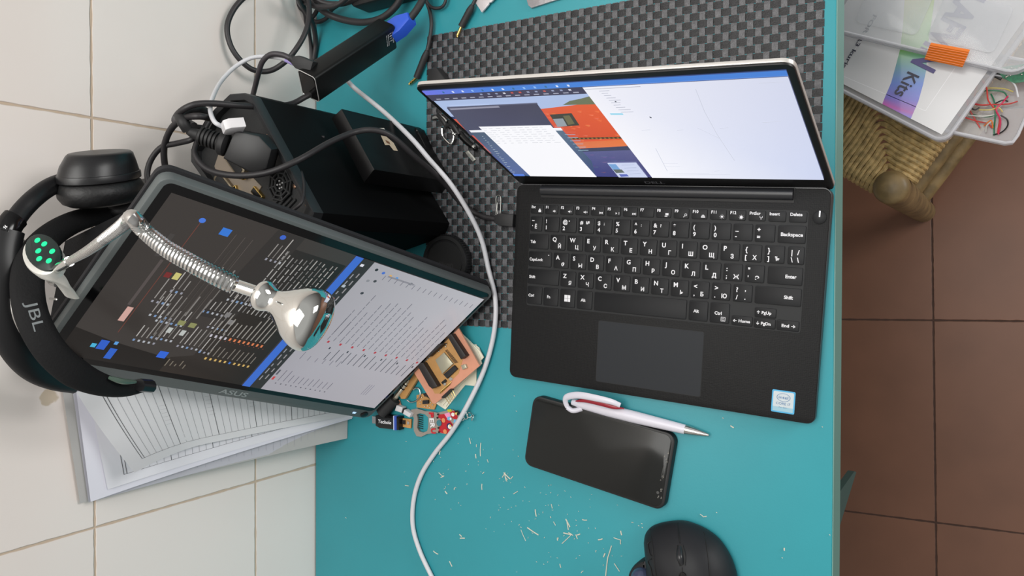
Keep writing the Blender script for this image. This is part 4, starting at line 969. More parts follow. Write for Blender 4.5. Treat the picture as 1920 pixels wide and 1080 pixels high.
b = BM(); tube(b, [G(88, 520, .35), G(96, 530, .345), G(106, 534, .35)], .0022, 8, 6); tube(b, [G(94, 560, .34), G(108, 562, .34), G(112, 570, .335), G(104, 590, .32)], .0011, 8, 6); obj('spring', b, STEEL, lamp)
b = BM(); tube(b, [G(42, 450, .36), G(38, 462, .362), G(44, 484, .362), G(60, 502, .362)], .0030, 8, 6, ry=.005, wide=CB); obj('clip_edge', b, CL, lamp)

# ================================================================== CIRCUIT BOARD AND SMALL PARTS
CU_ = mat('bare_copper_pink', (214, 150, 122), .45, .15, noise=.06, nscale=60); BRD = mat('board_ochre', (190, 142, 84), .5, noise=.1, nscale=90); HDR = mat('pin_header_black', (30, 24, 22), .5); CREAM = mat('cream_paper', (230, 226, 206), .7); SOLDER = mat('solder', (210, 206, 196), .2, .9)
bh = .016
def flat(pts, h0, h1, bev=0): b = BM(); prism(b, [(P(x, y_, h1).x, P(x, y_, h1).y) for x, y_ in pts], TZ+h0, TZ+h1, None, bev); return b
nc = [((870, 632), (912, 678), (842, 762), (800, 720)), ((868, 622), (898, 648), (846, 758), (822, 742)), ((862, 620), (886, 632), (832, 744), (812, 732)), ((858, 616), (878, 622), (858, 700), (832, 700)), ((873, 630), (908, 661), (836, 752), (806, 736))]
nc = [((872, 634), (884, 645), (893, 646), (893, 724), (872, 722), (835, 768), (818, 757), (830, 690)),
      ((868, 628), (887, 648), (892, 647), (898, 652), (902, 662), (836, 762), (822, 752), (820, 700)),
      ((862, 622), (900, 658), (907, 670), (830, 760), (818, 750)),
      ((858, 618), (896, 660), (903, 682), (826, 756), (815, 744))]
for i, q_ in enumerate(nc):
    tag(obj('paper_note', flat(q_, .0004+i*.0016, .0016+i*.0016), CREAM, smooth=False), ['lowest cream paper slip, square end pointing right', 'second cream slip of the fanned pile, with notched side', 'wide cream slip fanned out to the right of the copper board', 'top cream slip right below the copper board'][i], 'paper', None)
cb2 = thing('circuit_board', 'large pink copper circuit board with black pin headers on paper slips', 'circuit board', P(835, 690, .008))
b = flat([(853, 614), (860, 616), (899, 686), (816, 757), (811, 756), (773, 693), (775, 688)], bh-.0018, bh); obj('board', b, CU_, cb2)
b = BM(); [lathe(b, [(.0018, 0), (.0018, .0067), (0, .0067)], Matrix.Translation((P(*q_, bh).x, P(*q_, bh).y, TZ+.0074)), 10) for q_ in ((856, 626), (886, 684), (815, 746), (785, 694))]; obj('standoff', b, GOLD, cb2)
b = flat([(836, 640), (842, 633), (868, 674), (862, 692), (860, 700), (846, 714), (842, 724), (828, 738), (815, 738), (790, 690), (800, 672)], bh, bh+.0003); obj('milled_area', b, BRD, cb2, label='ochre milled area')
for q_ in (((838, 630), (846, 626), (873, 667), (864, 674)), ((796, 667), (820, 645), (832, 644), (804, 669)), ((780, 681), (793, 680), (820, 724), (810, 729), (804, 724))):
    obj('pin_header', flat(q_, bh, bh+.0075, .0004), HDR, cb2)
obj('radio_module', flat([(816, 675), (832, 661), (849, 682), (829, 701)], bh, bh+.0028, .0003), mat('nickel_can', (176, 172, 150), .35, .5), cb2)
b = BM()
for i in range(14): a = P(835+i*1.35, 658+i*1.75, bh+.0008); c = P(839+i*1.5, 656+i*1.75, bh+.0008); tube(b, [a, c], .00035, 5, 1)
obj('module_trace', b, mat('module_black', (52, 48, 38), .5), cb2)
obj('chip', flat([(831, 702), (851, 685), (857, 692), (838, 710)], bh, bh+.003, .0002), BLACK, cb2)
obj('chip', flat([(827, 717), (834, 711), (837, 715), (830, 721)], bh, bh+.002, .0002), BLACK, cb2)
b = BM()
for i in range(12): q_ = P(796+i*2.1, 684+i*3.45, bh+.0006); ball(b, q_, .00085, 7)
for i in range(7): q_ = P(801+i*4.4, 674-i*3.2+random.uniform(-1, 1), bh+.0006); ball(b, q_, .0009, 7)
for q_ in ((836, 650), (837, 646), (846, 708), (848, 711), (851, 631), (858, 641), (868, 660), (832, 716), (870, 684), (868, 690)): ball(b, P(*q_, bh+.0006), .0010, 7)
obj('solder_joints', b, SOLDER, cb2)
obj('push_button', flat([(864, 685), (872, 683), (875, 690), (867, 693)], bh, bh+.003, .0003), mat('nickel_can', (176, 172, 150)), cb2)
obj('capacitor', flat([(844, 707), (848, 709), (846, 714), (841, 712)], bh, bh+.002), SOLDER, cb2); obj('capacitor', flat([(831, 718), (836, 718), (836, 722), (832, 723)], bh, bh+.002), SOLDER, cb2)
obj('side_header', flat([(827, 745), (844, 729), (847, 731), (831, 747)], bh-.001, bh+.004), HDR, cb2)
b = BM()
for i in range(5): a = P(833+i*3.6, 743-i*3.2, bh); c = P(843+i*2.6, 757-i*3.6, bh-.001); tube(b, [a, c], .0004, 6, 1)
for i in range(6): a = P(825+i*3.5, 738-i*3, bh+.0005); c = P(829+i*3.5, 731-i*3, bh+.0005); tube(b, [a, (a+c)/2+V((0, 0, .001)), c], .0004, 6, 3)
obj('header_pins', b, GOLD, cb2)
# wooden-looking ochre stick
tag(obj('board_offcut', flat([(778, 697), (786, 705), (759, 748), (752, 748), (749, 742)], .002, .006, .0004), BRD), 'ochre strip of board beside the silver audio plug', 'board')
# audio plug
ap = thing('audio_plug', 'fat silver audio plug with black rings beside the ochre strip', 'audio plug', P(750, 735, .005))
a, c = P(739, 748, .0062), P(767, 712, .0062); d = c-a; M = frame(a, d, (0, 0, 1)) @ Matrix.Rotation(PI/2, 4, 'Y'); L_ = d.length; b = BM()
lathe(b, [(.0031, 0), (.0031, L_*.55), (.0029, L_*.56), (.0029, L_*.60), (.0031, L_*.61), (.0031, L_*.74), (.0029, L_*.75), (.0029, L_*.79), (.0031, L_*.80), (.0022, L_*.86), (.0031, L_*.91), (.0006, L_)], M, 18); obj('metal_tip', b, mat('pale_nickel', (206, 198, 180), .25, .9), ap)
b = BM()
for f in (.58, .77): tube(b, [a+d*(f-.02), a+d*(f+.02)], .0033, 14, 1)
obj('insulating_ring', b, GLOSSBLACK, ap)
b = BM(); tube(b, [P(716, 774, .008), P(740, 747, .0065)], .0075, 16, 1); obj('handle', b, SOFTBLACK, ap)
# small board with chip
sb = thing('small_circuit_board', 'small ochre circuit board with black chip left of the copper board', 'circuit board', P(800, 752, .002))
obj('board', flat([(781, 741), (792, 738), (797, 742), (818, 758), (814, 768), (781, 764)], .001, .0026), BRD, sb)
obj('chip', flat([(792, 751), (803, 750), (803, 757), (792, 758)], .0026, .0048), BLACK, sb)
obj('component', flat([(793, 738), (801, 736), (803, 743), (796, 744)], .0026, .006), HDR, sb)
b = BM(); [ball(b, P(*q_, .003), .0009, 7) for q_ in ((789, 751), (788, 757), (802, 761), (807, 755), (811, 759), (797, 762), (806, 764), (791, 745))]; obj('solder_joints', b, SOLDER, sb)
# key ring loop
b = BM(); q_ = [P(*a, .004) for a in ((763, 750), (770, 754), (779, 752), (786, 746), (788, 738), (786, 730), (780, 727), (775, 731))]; tube(b, q_, .0008, 8, 8); tag(obj('metal_ring', b, STEEL), 'thin open steel ring left of the copper board corner', 'ring')
# white/black stub connector
wb = thing('white_connector', 'small white two-piece connector above the labelled adapter', 'connector', P(755, 772, .004))
obj('shell', flat([(743, 760), (755, 764), (752, 774), (740, 770)], .001, .008, .0008), WHITEP, wb); obj('shell', flat([(758, 768), (771, 776), (767, 783), (755, 776)], .001, .008, .0008), WHITEP, wb)
obj('waist', flat([(752, 764), (759, 768), (756, 776), (750, 772)], .002, .007), HDR, wb); obj('copper_leaf', flat([(741, 752), (749, 750), (752, 760), (745, 762)], .001, .002), CU_, wb)
# labelled usb adapter
ua = thing('usb_adapter', 'small black adapter with white lettering and blue end band', 'usb adapter', P(728, 788, .004))
uc0, uc1 = P(709, 788, .006), P(752, 793, .006); M = frame(uc0, uc1-uc0, (0, 0, 1)); L_ = (uc1-uc0).length
b = BM(); prism(b, [(-.001, -.0060), (L_*.14, -.0082), (L_, -.0078), (L_, .0078), (L_*.14, .0082), (-.001, .0060)], -.005, .004, M, .0012); obj('body', b, GLOSSBLACK, ua)
b = BM(); put_text(b, 'Techole', M @ Matrix.Translation((0, 0, .00415)), .0030, -.0020, .0040, L_*.58, .02, shear=.2); obj('print', b, WHITEINK, ua, smooth=False)
b = BM(); box(b, (L_-.0075, -.0081, -.003), (L_-.0032, .0081, .0043), M); obj('band', b, mat('blue_band', (44, 76, 170), .4), ua); b = BM(); box(b, (L_-.0078, -.0082, -.003), (L_-.0066, .0082, .0045), M); obj('band_line', b, mat('pale_line', (190, 200, 226), .4), ua)
b = BM(); box(b, (-.0085, -.0042, -.0022), (-.0005, .0042, .0008), M); obj('plug', b, STEEL, ua)
ub = thing('small_ochre_board', 'little copper-coloured contact board right of the labelled adapter', 'circuit board', P(763, 792, .003))
obj('board', flat([(752, 784), (771, 786), (770, 803), (752, 800)], .001, .0028), BRD, ub); obj('component', flat([(754, 788), (759, 788), (759, 796), (754, 795)], .0028, .0045), HDR, ub); obj('component', flat([(763, 790), (767, 791), (767, 796), (763, 796)], .0028, .0042), SOLDER, ub)
# bottle opener keychain
ko = thing('bottle_opener_keychain', 'enamel bottle opener keychain with red and white PERU lettering and dancing figure', 'keychain', P(820, 792, .002))
ol = [(771, 768), (782, 766), (797, 771), (806, 771), (820, 774), (836, 770), (848, 768), (858, 774), (862, 782), (852, 796), (848, 806), (842, 815), (826, 812), (812, 812), (800, 814), (790, 819), (781, 818), (776, 808), (775, 796), (776, 784), (771, 774)]
hole = [(781, 777), (788, 775), (797, 777), (803, 783), (803, 790), (803, 800), (801, 808), (794, 811), (786, 809), (782, 802), (783, 792), (783, 784)]
KH = .0032
def kp(x, y_, h=KH): q_ = P(x, y_, h); return (q_.x, q_.y)
b = BM()
# ring-shaped outline: bridge the opener mouth
outer = [kp(*q_) for q_ in ol]; inner = [kp(*q_) for q_ in hole]
vo = [[b.verts.new((x, y_, z)) for x, y_ in outer] for z in (TZ+.0006, TZ+KH)]; vi = [[b.verts.new((x, y_, z)) for x, y_ in inner] for z in (TZ+.0006, TZ+KH)]
for rr in (vo, vi):
    n_ = len(rr[0])
    for i in range(n_): b.faces.new((rr[0][i], rr[0][(i+1) % n_], rr[1][(i+1) % n_], rr[1][i]))
for z in (0, 1):
    es = []
    for loop in (vo[z], vi[z]):
        for i in range(len(loop)):
            e = b.edges.get((loop[i], loop[(i+1) % len(loop)])); es.append(e)
    bmesh.ops.triangle_fill(b, use_beauty=True, use_dissolve=False, edges=es)
obj('body', b, mat('keychain_nickel', (178, 168, 158), .3, .7), ko, smooth=False)
KM = Matrix.Translation((0, 0, TZ+KH))
cv = Canvas(KM, 6e-5)
def kpoly(pts, c): cv.poly([kp(*q_) for q_ in pts], c)
red = (186, 26, 40)
kpoly([(823, 777), (836, 776), (845, 790), (850, 797), (846, 808), (840, 814), (828, 812), (822, 808), (824, 800), (821, 793), (827, 786), (821, 782)], red)
kpoly([(833, 776), (842, 773), (846, 780), (838, 784)], (238, 150, 190)); kpoly([(840, 781), (846, 783), (843, 789), (838, 786)], (110, 180, 220)); kpoly([(852, 786), (858, 788), (856, 795), (850, 792)], (110, 180, 220))
kpoly([(844, 772), (852, 770), (858, 776), (858, 786), (852, 786), (846, 782)], red); kpoly([(852, 770), (858, 769), (862, 774), (859, 779), (855, 777)], (20, 16, 18)); kpoly([(838, 768), (846, 767), (848, 771), (841, 773)], (190, 190, 40)); kpoly([(852, 774), (858, 773), (856, 779)], (232, 210, 120))
for c, r_, col in (((832, 788), .0026, (222, 140, 90)), ((835, 809), .0026, (222, 140, 90)), ((843, 799), .0036, (40, 36, 90)), ((844, 800), .0026, (240, 236, 226)), ((845, 798), .0013, (240, 190, 90)), ((824, 793), .0036, (60, 120, 130)), ((850, 777), .0022, (240, 232, 224)), ((846, 785), .0014, (240, 240, 240)), ((822, 777), .0012, (22, 18, 20)), ((821, 783), .0012, (22, 18, 20)), ((823, 802), .0012, (22, 18, 20)), ((824, 810), .0012, (22, 18, 20))): cv.disc(kp(*c), r_, col, 14)
cv.done('enamel', vcol_mat('enamel_paint', rough=.25), ko, label='red, pink and blue enamel picture')
KT = Matrix.Translation((0, 0, TZ+KH+.0006))
for m_, ch, o_, e_ in ((0, 'P', (805, 773), (805.5, 783)), (1, 'E', (806, 784), (806.5, 792)), (1, 'R', (807.5, 793), (808, 802)), (0, 'U', (808.5, 803), (809.5, 813))):
    b = BM(); rot_text(b, ch, KT, kp(*o_, KH), kp(*e_, KH), .0060, .04)
    obj('letter', b, mat('white_enamel', (236, 232, 232), .3) if m_ else mat('red_enamel', (200, 30, 44), .3), ko, smooth=False, label='white letter' if m_ else 'red letter')
b = BM()
for i, (x, y_) in enumerate(((866, 784), (873, 780), (880, 778), (886, 783))):
    q_ = P(x, y_, .004); M = Matrix.Translation(q_) @ Matrix.Rotation(i*1.3+.4, 4, 'Z') @ Matrix.Rotation(.9 if i % 2 else .2, 4, 'X')
    tube(b, [M @ V((.0034*math.cos(2*PI*j/14), .0026*math.sin(2*PI*j/14), 0)) for j in range(14)], .0006, 6, 1, closed=True)
obj('chain', b, CHROME, ko)
# teeth-like metal pins seen through the opener
b = BM(); [tube(b, [P(785, 778+i*4, .001), P(793, 780+i*4, .0012)], .0005, 6, 1) for i in range(7)]; tag(obj('pin_strip', b, HDR), 'row of dark pins seen through the bottle opener mouth', 'pin header')

# ================================================================== PHONE, PEN, MOUSE, LENS CAP, CLIP
pc0 = V((WX-.3338, -.1822, TZ)); pa = math.radians(-8.7)
ph_ = thing('smartphone', 'black smartphone lying face up with chipped screen edge', 'phone', pc0, (0, 0, pa))
FX, FY = [], []
PHL, PHW = .1545, .0745
b = BM(); prism(b, rrect(-PHL/2, -PHW/2, PHL/2, PHW/2, .0095, 8), .0006, .0088, None, .0016); obj('case', b, mat('phone_case_black', (20, 20, 21), .5), ph_, 'local')
b = BM(); prism(b, rrect(-PHL/2+.0022, -PHW/2+.0020, PHL/2-.0030, PHW/2-.0020, .008, 8), .0085, .0092, None, .0003); gs = obj('glass', b, mat('phone_glass', (32, 33, 32), .12, spec=.28), ph_, 'local')
b = BM()
for i in range(16):
    x_, y_ = random.uniform(.0690, .0725), random.uniform(-.028, .028); prism(b, [(x_, y_), (x_+.0012, y_+.0003), (x_+.0006, y_+random.uniform(.001, .003))], .00915, .00925)
obj('chips', b, mat('chipped_glass', (120, 118, 112), .6), gs, 'local'); b = BM(); tube(b, [(.070, -.006, .0092), (.0705, .006, .0092)], .0004, 6, 1); lathe(b, [(.0014, 0), (.0014, .0002), (0, .0002)], Matrix.Translation((.069, -.021, .0091)), 12); obj('earpiece', b, mat('earpiece_grey', (70, 70, 68), .5), ph_, 'local')
# pen
pn = thing('ballpoint_pen', 'white ballpoint pen with dark red inlay and silver tip beside the phone', 'pen', P(1190, 783, .005))
a, c = P(1066, 752, .0085), P(1329, 816, .0050); d = (c-a); L_ = d.length; M = frame(a, d, (0, 0, 1)) @ Matrix.Rotation(PI/2, 4, 'Y')
WP = mat('pen_white', (214, 212, 222), .3)
b = BM(); lathe(b, [(.0030, L_*.03), (.0046, L_*.12), (.0057, L_*.30), (.0058, L_*.5), (.0050, L_*.72), (.0044, L_*.845)], M, 22); obj('barrel', b, WP, pn)
b = BM(); lathe(b, [(.0044, L_*.845), (.0040, L_*.88), (.0020, L_*.975), (.0012, L_)], M, 20); obj('tip', b, mat('pen_silver', (196, 192, 186), .2, .9), pn)
b = BM(); tube(b, [P(1064, 764, .011), P(1060, 752, .013), P(1064, 744, .015), P(1085, 741, .017), P(1115, 746, .018), P(1145, 753, .017), P(1163, 760, .014)], lambda f: .0024+.0010*math.sin(PI*f), 12, 7, ry=lambda f: .0016, wide=(0, 0, 1)); obj('clip', b, WP, pn)
b = BM(); tube(b, [P(1064, 764, .011), P(1075, 770, .010), P(1092, 766, .0085)], .0026, 10, 6); obj('cap', b, WP, pn)
b = BM(); tube(b, [P(1080, 752, .0135), P(1100, 751, .0150), P(1130, 757, .0158), P(1150, 763, .0150), P(1170, 766, .0120)], lambda f: .0006+.0020*math.sin(PI*min(1, f*1.05))**.7, 10, 7, ry=lambda f: .0012, wide=(0, 0, 1)); obj('inlay', b, mat('dark_red_plastic', (146, 24, 42), .35), pn, label='dark red inlay')
# mouse
ms = thing('trackball_mouse', 'dark grey ergonomic mouse with thumb trackball, cut by the lower edge', 'mouse', P(1290, 1080, 0))
MO = [(1208, 1012), (1211, 998), (1224, 986), (1246, 980), (1274, 978), (1300, 985), (1324, 997), (1345, 1014), (1362, 1038), (1373, 1062), (1380, 1090), (1382, 1130), (1370, 1180), (1340, 1220), (1300, 1235), (1262, 1225), (1238, 1200), (1222, 1160), (1214, 1110), (1212, 1060)]
mo = [(P(x, y_, .012).x, P(x, y_, .012).y) for x, y_ in MO]
mo = [(p.x, p.y) for p in smooth_path([V((x, y_, 0)) for x, y_ in mo+[mo[0]]], 4)[:-1]]
mcx, mcy = P(1290, 1100, .03).x-.004, P(1290, 1100, .03).y
MH = .042
MSM = mat('mouse_soft_grey', (33, 34, 37), .5, spec=.25); MSD = mat('mouse_side_grey', (30, 30, 32), .55, spec=.3)
def mz(s): return .010+(MH-.010)*max(0, 1-s**2.6)**.62
b = BM(); rr_ = []
for s, z in ((.93, .0008), (.985, .004)) + tuple((k_, None) for k_ in (1, .985, .96, .92, .86, .78, .68, .56, .42, .26, .1)):
    zz_ = z if z is not None else mz(s); rr_.append([b.verts.new((mcx+(x-mcx)*s, mcy+(y_-mcy)*s, TZ+zz_)) for x, y_ in mo])
for r0, r1 in zip(rr_, rr_[1:]):
    for i in range(len(mo)): b.faces.new((r0[i], r0[(i+1) % len(mo)], r1[(i+1) % len(mo)], r1[i]))
b.faces.new(rr_[-1]); b.faces.new(rr_[0][::-1]); b.normal_update()
obj('body', b, MSM, ms)
def msurf(x, y_, lift=.0003):
    """drop a picture point on the mouse's back"""
    h = .03
    for _ in range(25):
        p = P(x, y_, h); r_ = V((p.x-mcx, p.y-mcy)); best = None
        for i in range(len(mo)):
            a_ = V((mo[i][0]-mcx, mo[i][1]-mcy)); c_ = V((mo[(i+1) % len(mo)][0]-mcx, mo[(i+1) % len(mo)][1]-mcy)); e_ = c_-a_
            den = r_.x*e_.y-r_.y*e_.x
            if abs(den) < 1e-12: continue
            t = (a_.x*e_.y-a_.y*e_.x)/den; u = (a_.x*r_.y-a_.y*r_.x)/den
            if t > 0 and -1e-6 <= u <= 1+1e-6: best = 1/t; break
        s = min(1, best or 1); h = h*.5+(mz(s)+lift)*.5
    return P(x, y_, h)
SEAM = mat('seam_black', (8, 8, 9), .6)
b = BM(); tube(b, [msurf(*q_, .0002) for q_ in ((1271, 981), (1273, 1000), (1275, 1018))], .00055, 6, 4); tube(b, [msurf(*q_, .0002) for q_ in ((1279, 1064), (1279, 1080), (1280, 1110))], .00055, 6, 4)
tube(b, [msurf(*q_, .0002) for q_ in ((1220, 992), (1222, 1015), (1225, 1045), (1230, 1080), (1236, 1120))], .00055, 6, 4); tube(b, [msurf(*q_, .0002) for q_ in ((1320, 998), (1325, 1025), (1329, 1055), (1331, 1080), (1330, 1130))], .0005, 6, 4)
obj('button_seam', b, SEAM, ms)
for ya_, yb_ in ((1014, 1043), (1048, 1082)):
    b = BM(); tube(b, [msurf(*q_, .0004) for q_ in ((1221, ya_), (1215, ya_+5), (1216+((yb_-1043)*.1), (ya_+yb_)/2), (1219+((yb_-1043)*.1), yb_-3), (1225+((yb_-1043)*.1), yb_))], .0004, 6, 4); obj('side_button', b, SEAM, ms)
w0, w1 = msurf(1275, 1022, 0), msurf(1280, 1061, 0)
b = BM(); tube(b, [w0, (w0+w1)/2+V((0, 0, .0012)), w1], lambda f: .0044*max(.35, math.sin(PI*min(max(f*.9+.05, 0), 1)))**.4, 14, 6, ry=lambda f: .0012, wide=(0, 0, 1)); obj('wheel_well', b, SEAM, ms)
b = BM(); tube(b, [w0*.9+w1*.1, (w0+w1)/2+V((0, 0, .0042)), w0*.1+w1*.9], lambda f: .0030*max(.3, math.sin(PI*(f*.9+.05)))**.4, 14, 6, ry=lambda f: .0028, wide=(0, 0, 1)); obj('scroll_wheel', b, mat('wheel_rubber', (34, 35, 38), .3), ms)
b = BM(); lathe(b, [(.0034, -.001), (.0034, .0008), (.0026, .0008), (.0024, .0002), (0, .0002)], Matrix.Translation(msurf(1280, 1080, 0)), 20); obj('mode_button', b, mat('button_ring', (20, 20, 22), .2), ms)
# thumb rest and ball
tl = [(1212, 1046), (1198, 1052), (1186, 1064), (1179, 1082), (1182, 1110), (1196, 1135), (1222, 1150), (1240, 1120), (1236, 1070)]
tlp = [(P(x, y_, .010).x, P(x, y_, .010).y) for x, y_ in tl]; tlp = [(p.x, p.y) for p in smooth_path([V((x, y_, 0)) for x, y_ in tlp+[tlp[0]]], 4)[:-1]]
b = BM(); prism(b, tlp, .0 + TZ+.0006, TZ+.016, None, .005); obj('thumb_rest', b, MSD, ms)
b = BM(); ball(b, P(1204, 1084, .016), .0105, 28); obj('trackball', b, mat('trackball_blue_grey', (70, 78, 104), .18, .2), ms, label='glossy blue-grey ball')
# rear lens cap on the mat
lc = thing('lens_cap', 'round black rear lens cap with ribbed rim behind the monitor edge', 'lens cap', P(832, 492, 0))
cz = V((P(832, 492, .012).x, P(832, 492, .012).y, TZ)); b = BM(); T_ = Matrix.Translation(cz)
R_ = (P(790, 492, .012)-P(874, 492, .012)).length/2
lathe(b, [(R_*.985, .0018), (R_, .003), (R_, .0100), (R_*.96, .0120), (R_*.84, .0122), (R_*.80, .0105), (R_*.78, .0105), (R_*.76, .0112), (0, .0112)], T_, 48)
obj('cap', b, mat('cap_black', (26, 27, 28), .42), lc)
b = BM()
for i in range(64): a = 2*PI*i/64; box(b, (-.0004, R_-.0003, .003), (.0004, R_+.0005, .0098), T_ @ Matrix.Rotation(a, 4, 'Z'))
obj('ribs', b, mat('cap_rib', (44, 45, 47), .4), lc)
b = BM(); M = T_ @ Matrix.Translation((0, 0, .0113)); put_text(b, 'Nikon', M, 0, -.0055, .0062, .0240, .03, 'C'); obj('lettering', b, mat('raised_black', (44, 44, 46), .3), lc, smooth=False, label='faint raised lettering')
# paper clip
b = BM(); z = .0024; q_ = [P(*a_, z) for a_ in ((930, 404), (931, 388), (930, 374), (932, 367), (937, 367), (939, 374), (938, 400), (936, 401.5), (933, 401), (932, 392), (933, 380), (936, 378))]
tube(b, q_, .00042, 8, 6); tag(obj('paper_clip', b, mat('clip_wire', (150, 150, 146), .35, .8)), 'single silver paper clip on the placemat beside the laptop', 'paper clip')
# keys, ring, strap and tag behind the lid on the mat
ky = thing('key_bundle', 'black keys and steel ring half hidden behind the laptop lid', 'keys', P(850, 250, .002))
b = BM(); q_ = [P(*a_, .005) for a_ in ((829, 241), (829, 250), (832, 258), (838, 265), (845, 270), (850, 262), (850, 250), (843, 240), (835, 237))]; tube(b, q_, .0012, 8, 6, closed=False); obj('ring', b, CHROME, ky)
for i, (a_, c_) in enumerate((((812, 222), (835, 226)), ((820, 215), (838, 240)), ((836, 236), (858, 238)), ((842, 228), (860, 252)))):
    A_, B_ = P(*a_, .004+i*.002), P(*c_, .004+i*.002); b = BM(); tube(b, [A_, (A_+B_)/2+V((0, .002, .001)), B_], .0022, 8, 5, ry=.0012, wide=(0, 0, 1)); obj('key', b, BLACK if i else STEEL, ky)
b = BM(); ball(b, P(853, 252, .007), .0022, 12); obj('rivet', b, CHROME, ky)
b = BM(); tube(b, [P(826, 218, .006), P(832, 222, .006), P(837, 228, .006)], .0014, 8, 5, ry=.0006, wide=(0, 0, 1)); obj('key_blade', b, STEEL, ky)
ks = thing('folding_knife', 'smooth black folding handle with steel collar behind the laptop lid', 'pocket tool', P(880, 268, .004))
b = BM(); tube(b, [P(862, 250, .006), P(868, 258, .006), P(878, 268, .006), P(888, 276, .006), P(893, 280, .006)], lambda f: .0040-.0012*f, 12, 6, ry=.0030, wide=(0, 0, 1)); obj('handle', b, GLOSSBLACK, ks)
b = BM(); tube(b, [P(888, 275, .006), P(891, 278, .006)], .0034, 12, 1); obj('collar', b, STEEL, ks)
sl = thing('silver_tag', 'small silver rectangular tag on the placemat left of the lid', 'tag', P(882, 292, .002))
b = flat([(872, 286), (878, 282), (892, 299), (886, 303)], .0018, .0034, .0003); obj('plate', b, mat('tag_silver', (158, 158, 152), .4, .4), sl)
b = BM(); M = frame(P(877, 287, .0035), P(887, 299, .0035)-P(877, 287, .0035), (0, 0, 1)); put_text(b, '4GB 1600', M, .0005, -.0012, .0022, .0095); obj('print', b, mat('grey_ink', (90, 90, 92), .6), sl, smooth=False)
# dark wedge behind the lid
wd = thing('rubber_foot', 'dark wedge-shaped block on the placemat just behind the lid corner', 'block', P(817, 142, .004))
b = flat([(801, 136), (806, 128), (818, 126), (834, 148), (836, 162), (800, 162)], .002, .014, .002); obj('block', b, SOFTBLACK, wd)
# foil packets at the top edge
SIL = mat('foil_packet', (200, 194, 196), .35, .2, bump=.8, bscale=60)
fp = thing('foil_packet', 'pale foil packet with folded corner pointing down at the top edge', 'packet', P(905, 0, .003))
b = flat([(884, -6), (903, 23), (916, 8), (917, 5), (921, 4), (932, -8), (930, -40), (890, -40)], .003, .0050, .0004); obj('body', b, SIL, fp)
fp = thing('foil_packet', 'clear silver foil packet at the top edge near the mat', 'packet', P(1010, 0, .003))
b = flat([(986, -4), (990, 10), (996, 15), (1030, 4), (1062, -6), (1060, -50), (990, -50)], .0005, .0030, .0006); obj('body', b, mat('dull_foil', (170, 168, 172), .25, .6, bump=.8, bscale=90), fp)

# ================================================================== SHAVINGS on the table
b = BM(); CR_ = []
segs = [((902, 830), (901, 855)), ((892, 851), (893, 859)), ((880, 821), (883, 832)), ((894, 833), (894, 838)), ((904, 907), (904, 918)), ((971, 921), (963, 926)), ((947, 889), (950, 902)), ((945, 886), (957, 898)), ((958, 898), (962, 893)), ((977, 993), (986, 1014)), ((989, 989), (1010, 1003)), ((1004, 955), (1006, 968)), ((1034, 945), (1036, 953)), ((1038, 978), (1042, 985)), ((1061, 973), (1069, 988)), ((1063, 975), (1066, 993)), ((1092, 974), (1101, 975)), ((1057, 999), (1072, 1002)), ((1072, 1002), (1054, 1019)), ((1066, 998), (1075, 1004)), ((1082, 1003), (1088, 1001)), ((1083, 1010), (1080, 1002)), ((1122, 1012), (1130, 1010)), ((1151, 1008), (1164, 1012)), ((1164, 1012), (1164, 1020)), ((1164, 995), (1166, 1003)), ((1147, 1023), (1140, 1045)), ((1140, 1045), (1136, 1080)), ((1152, 1056), (1162, 1071)), ((1050, 1057), (1052, 1064)), ((1032, 968), (1033, 971)), ((1046, 1013), (1046, 1008)), ((1135, 1037), (1132, 1044)), ((1090, 1074), (1094, 1070)), ((813, 1033), (822, 1039)), ((863, 1009), (872, 1009)), ((862, 1002), (866, 1006)), ((760, 910), (767, 911)), ((823, 886), (832, 894)), ((827, 895), (833, 892)), ((835, 921), (839, 926)), ((853, 914), (852, 918)), ((914, 861), (916, 867)), ((905, 888), (908, 885)), ((826, 845), (824, 852)), ((1313, 964), (1319, 969)), ((1319, 969), (1325, 968)), ((1471, 1027), (1471, 1032)), ((1370, 798), (1376, 802)), ((942, 895), (948, 886)), ((946, 888), (952, 900)), ((843, 1052), (848, 1062))]
def shav(a, c, w_):
    A_, B_ = P(*a, 0), P(*c, 0); d = (B_-A_); L_ = d.length
    if L_ < 1e-5: return
    mid = (A_+B_)/2+V((random.uniform(-.0003, .0003), random.uniform(-.0003, .0003), .0006)); A_.z = B_.z = TZ+.0004
    tube(b, [A_, mid, B_], w_, 5, 3)
for a, c in segs: shav(a, c, random.uniform(.00035, .0007))
for i in range(120):
    if i < 80: x, y_ = random.gauss(1050, 90), random.gauss(990, 60)
    else: x, y_ = random.gauss(880, 60), random.gauss(880, 50)
    if not (600 < x < 1190 and 800 < y_ < 1078) or (x > 975 and y_ < 960 and x < 1260 and y_ < 870+(x-975)*.4): continue
    L_ = random.uniform(1, 3); an = random.uniform(0, 6.3); shav((x, y_), (x+L_*math.cos(an), y_+L_*math.sin(an)), random.uniform(.00015, .0003))
for q_ in ((1005, 1000), (1343, 960), (1555, 1002), (1541, 800), (964, 742), (968, 770), (987, 700), (1490, 738), (1355, 783), (1372, 800), (1186, 979), (1197, 985), (1203, 981), (1204, 988), (648, 970), (1466, 1045)): shav(q_, (q_[0]+2, q_[1]+1), .0003)
o = obj('wood_shavings', b, mat('pale_shavings', (206, 206, 190), .7)); tag(o, 'scattered pale shavings and crumbs on the turquoise table', 'shavings', kind='stuff')

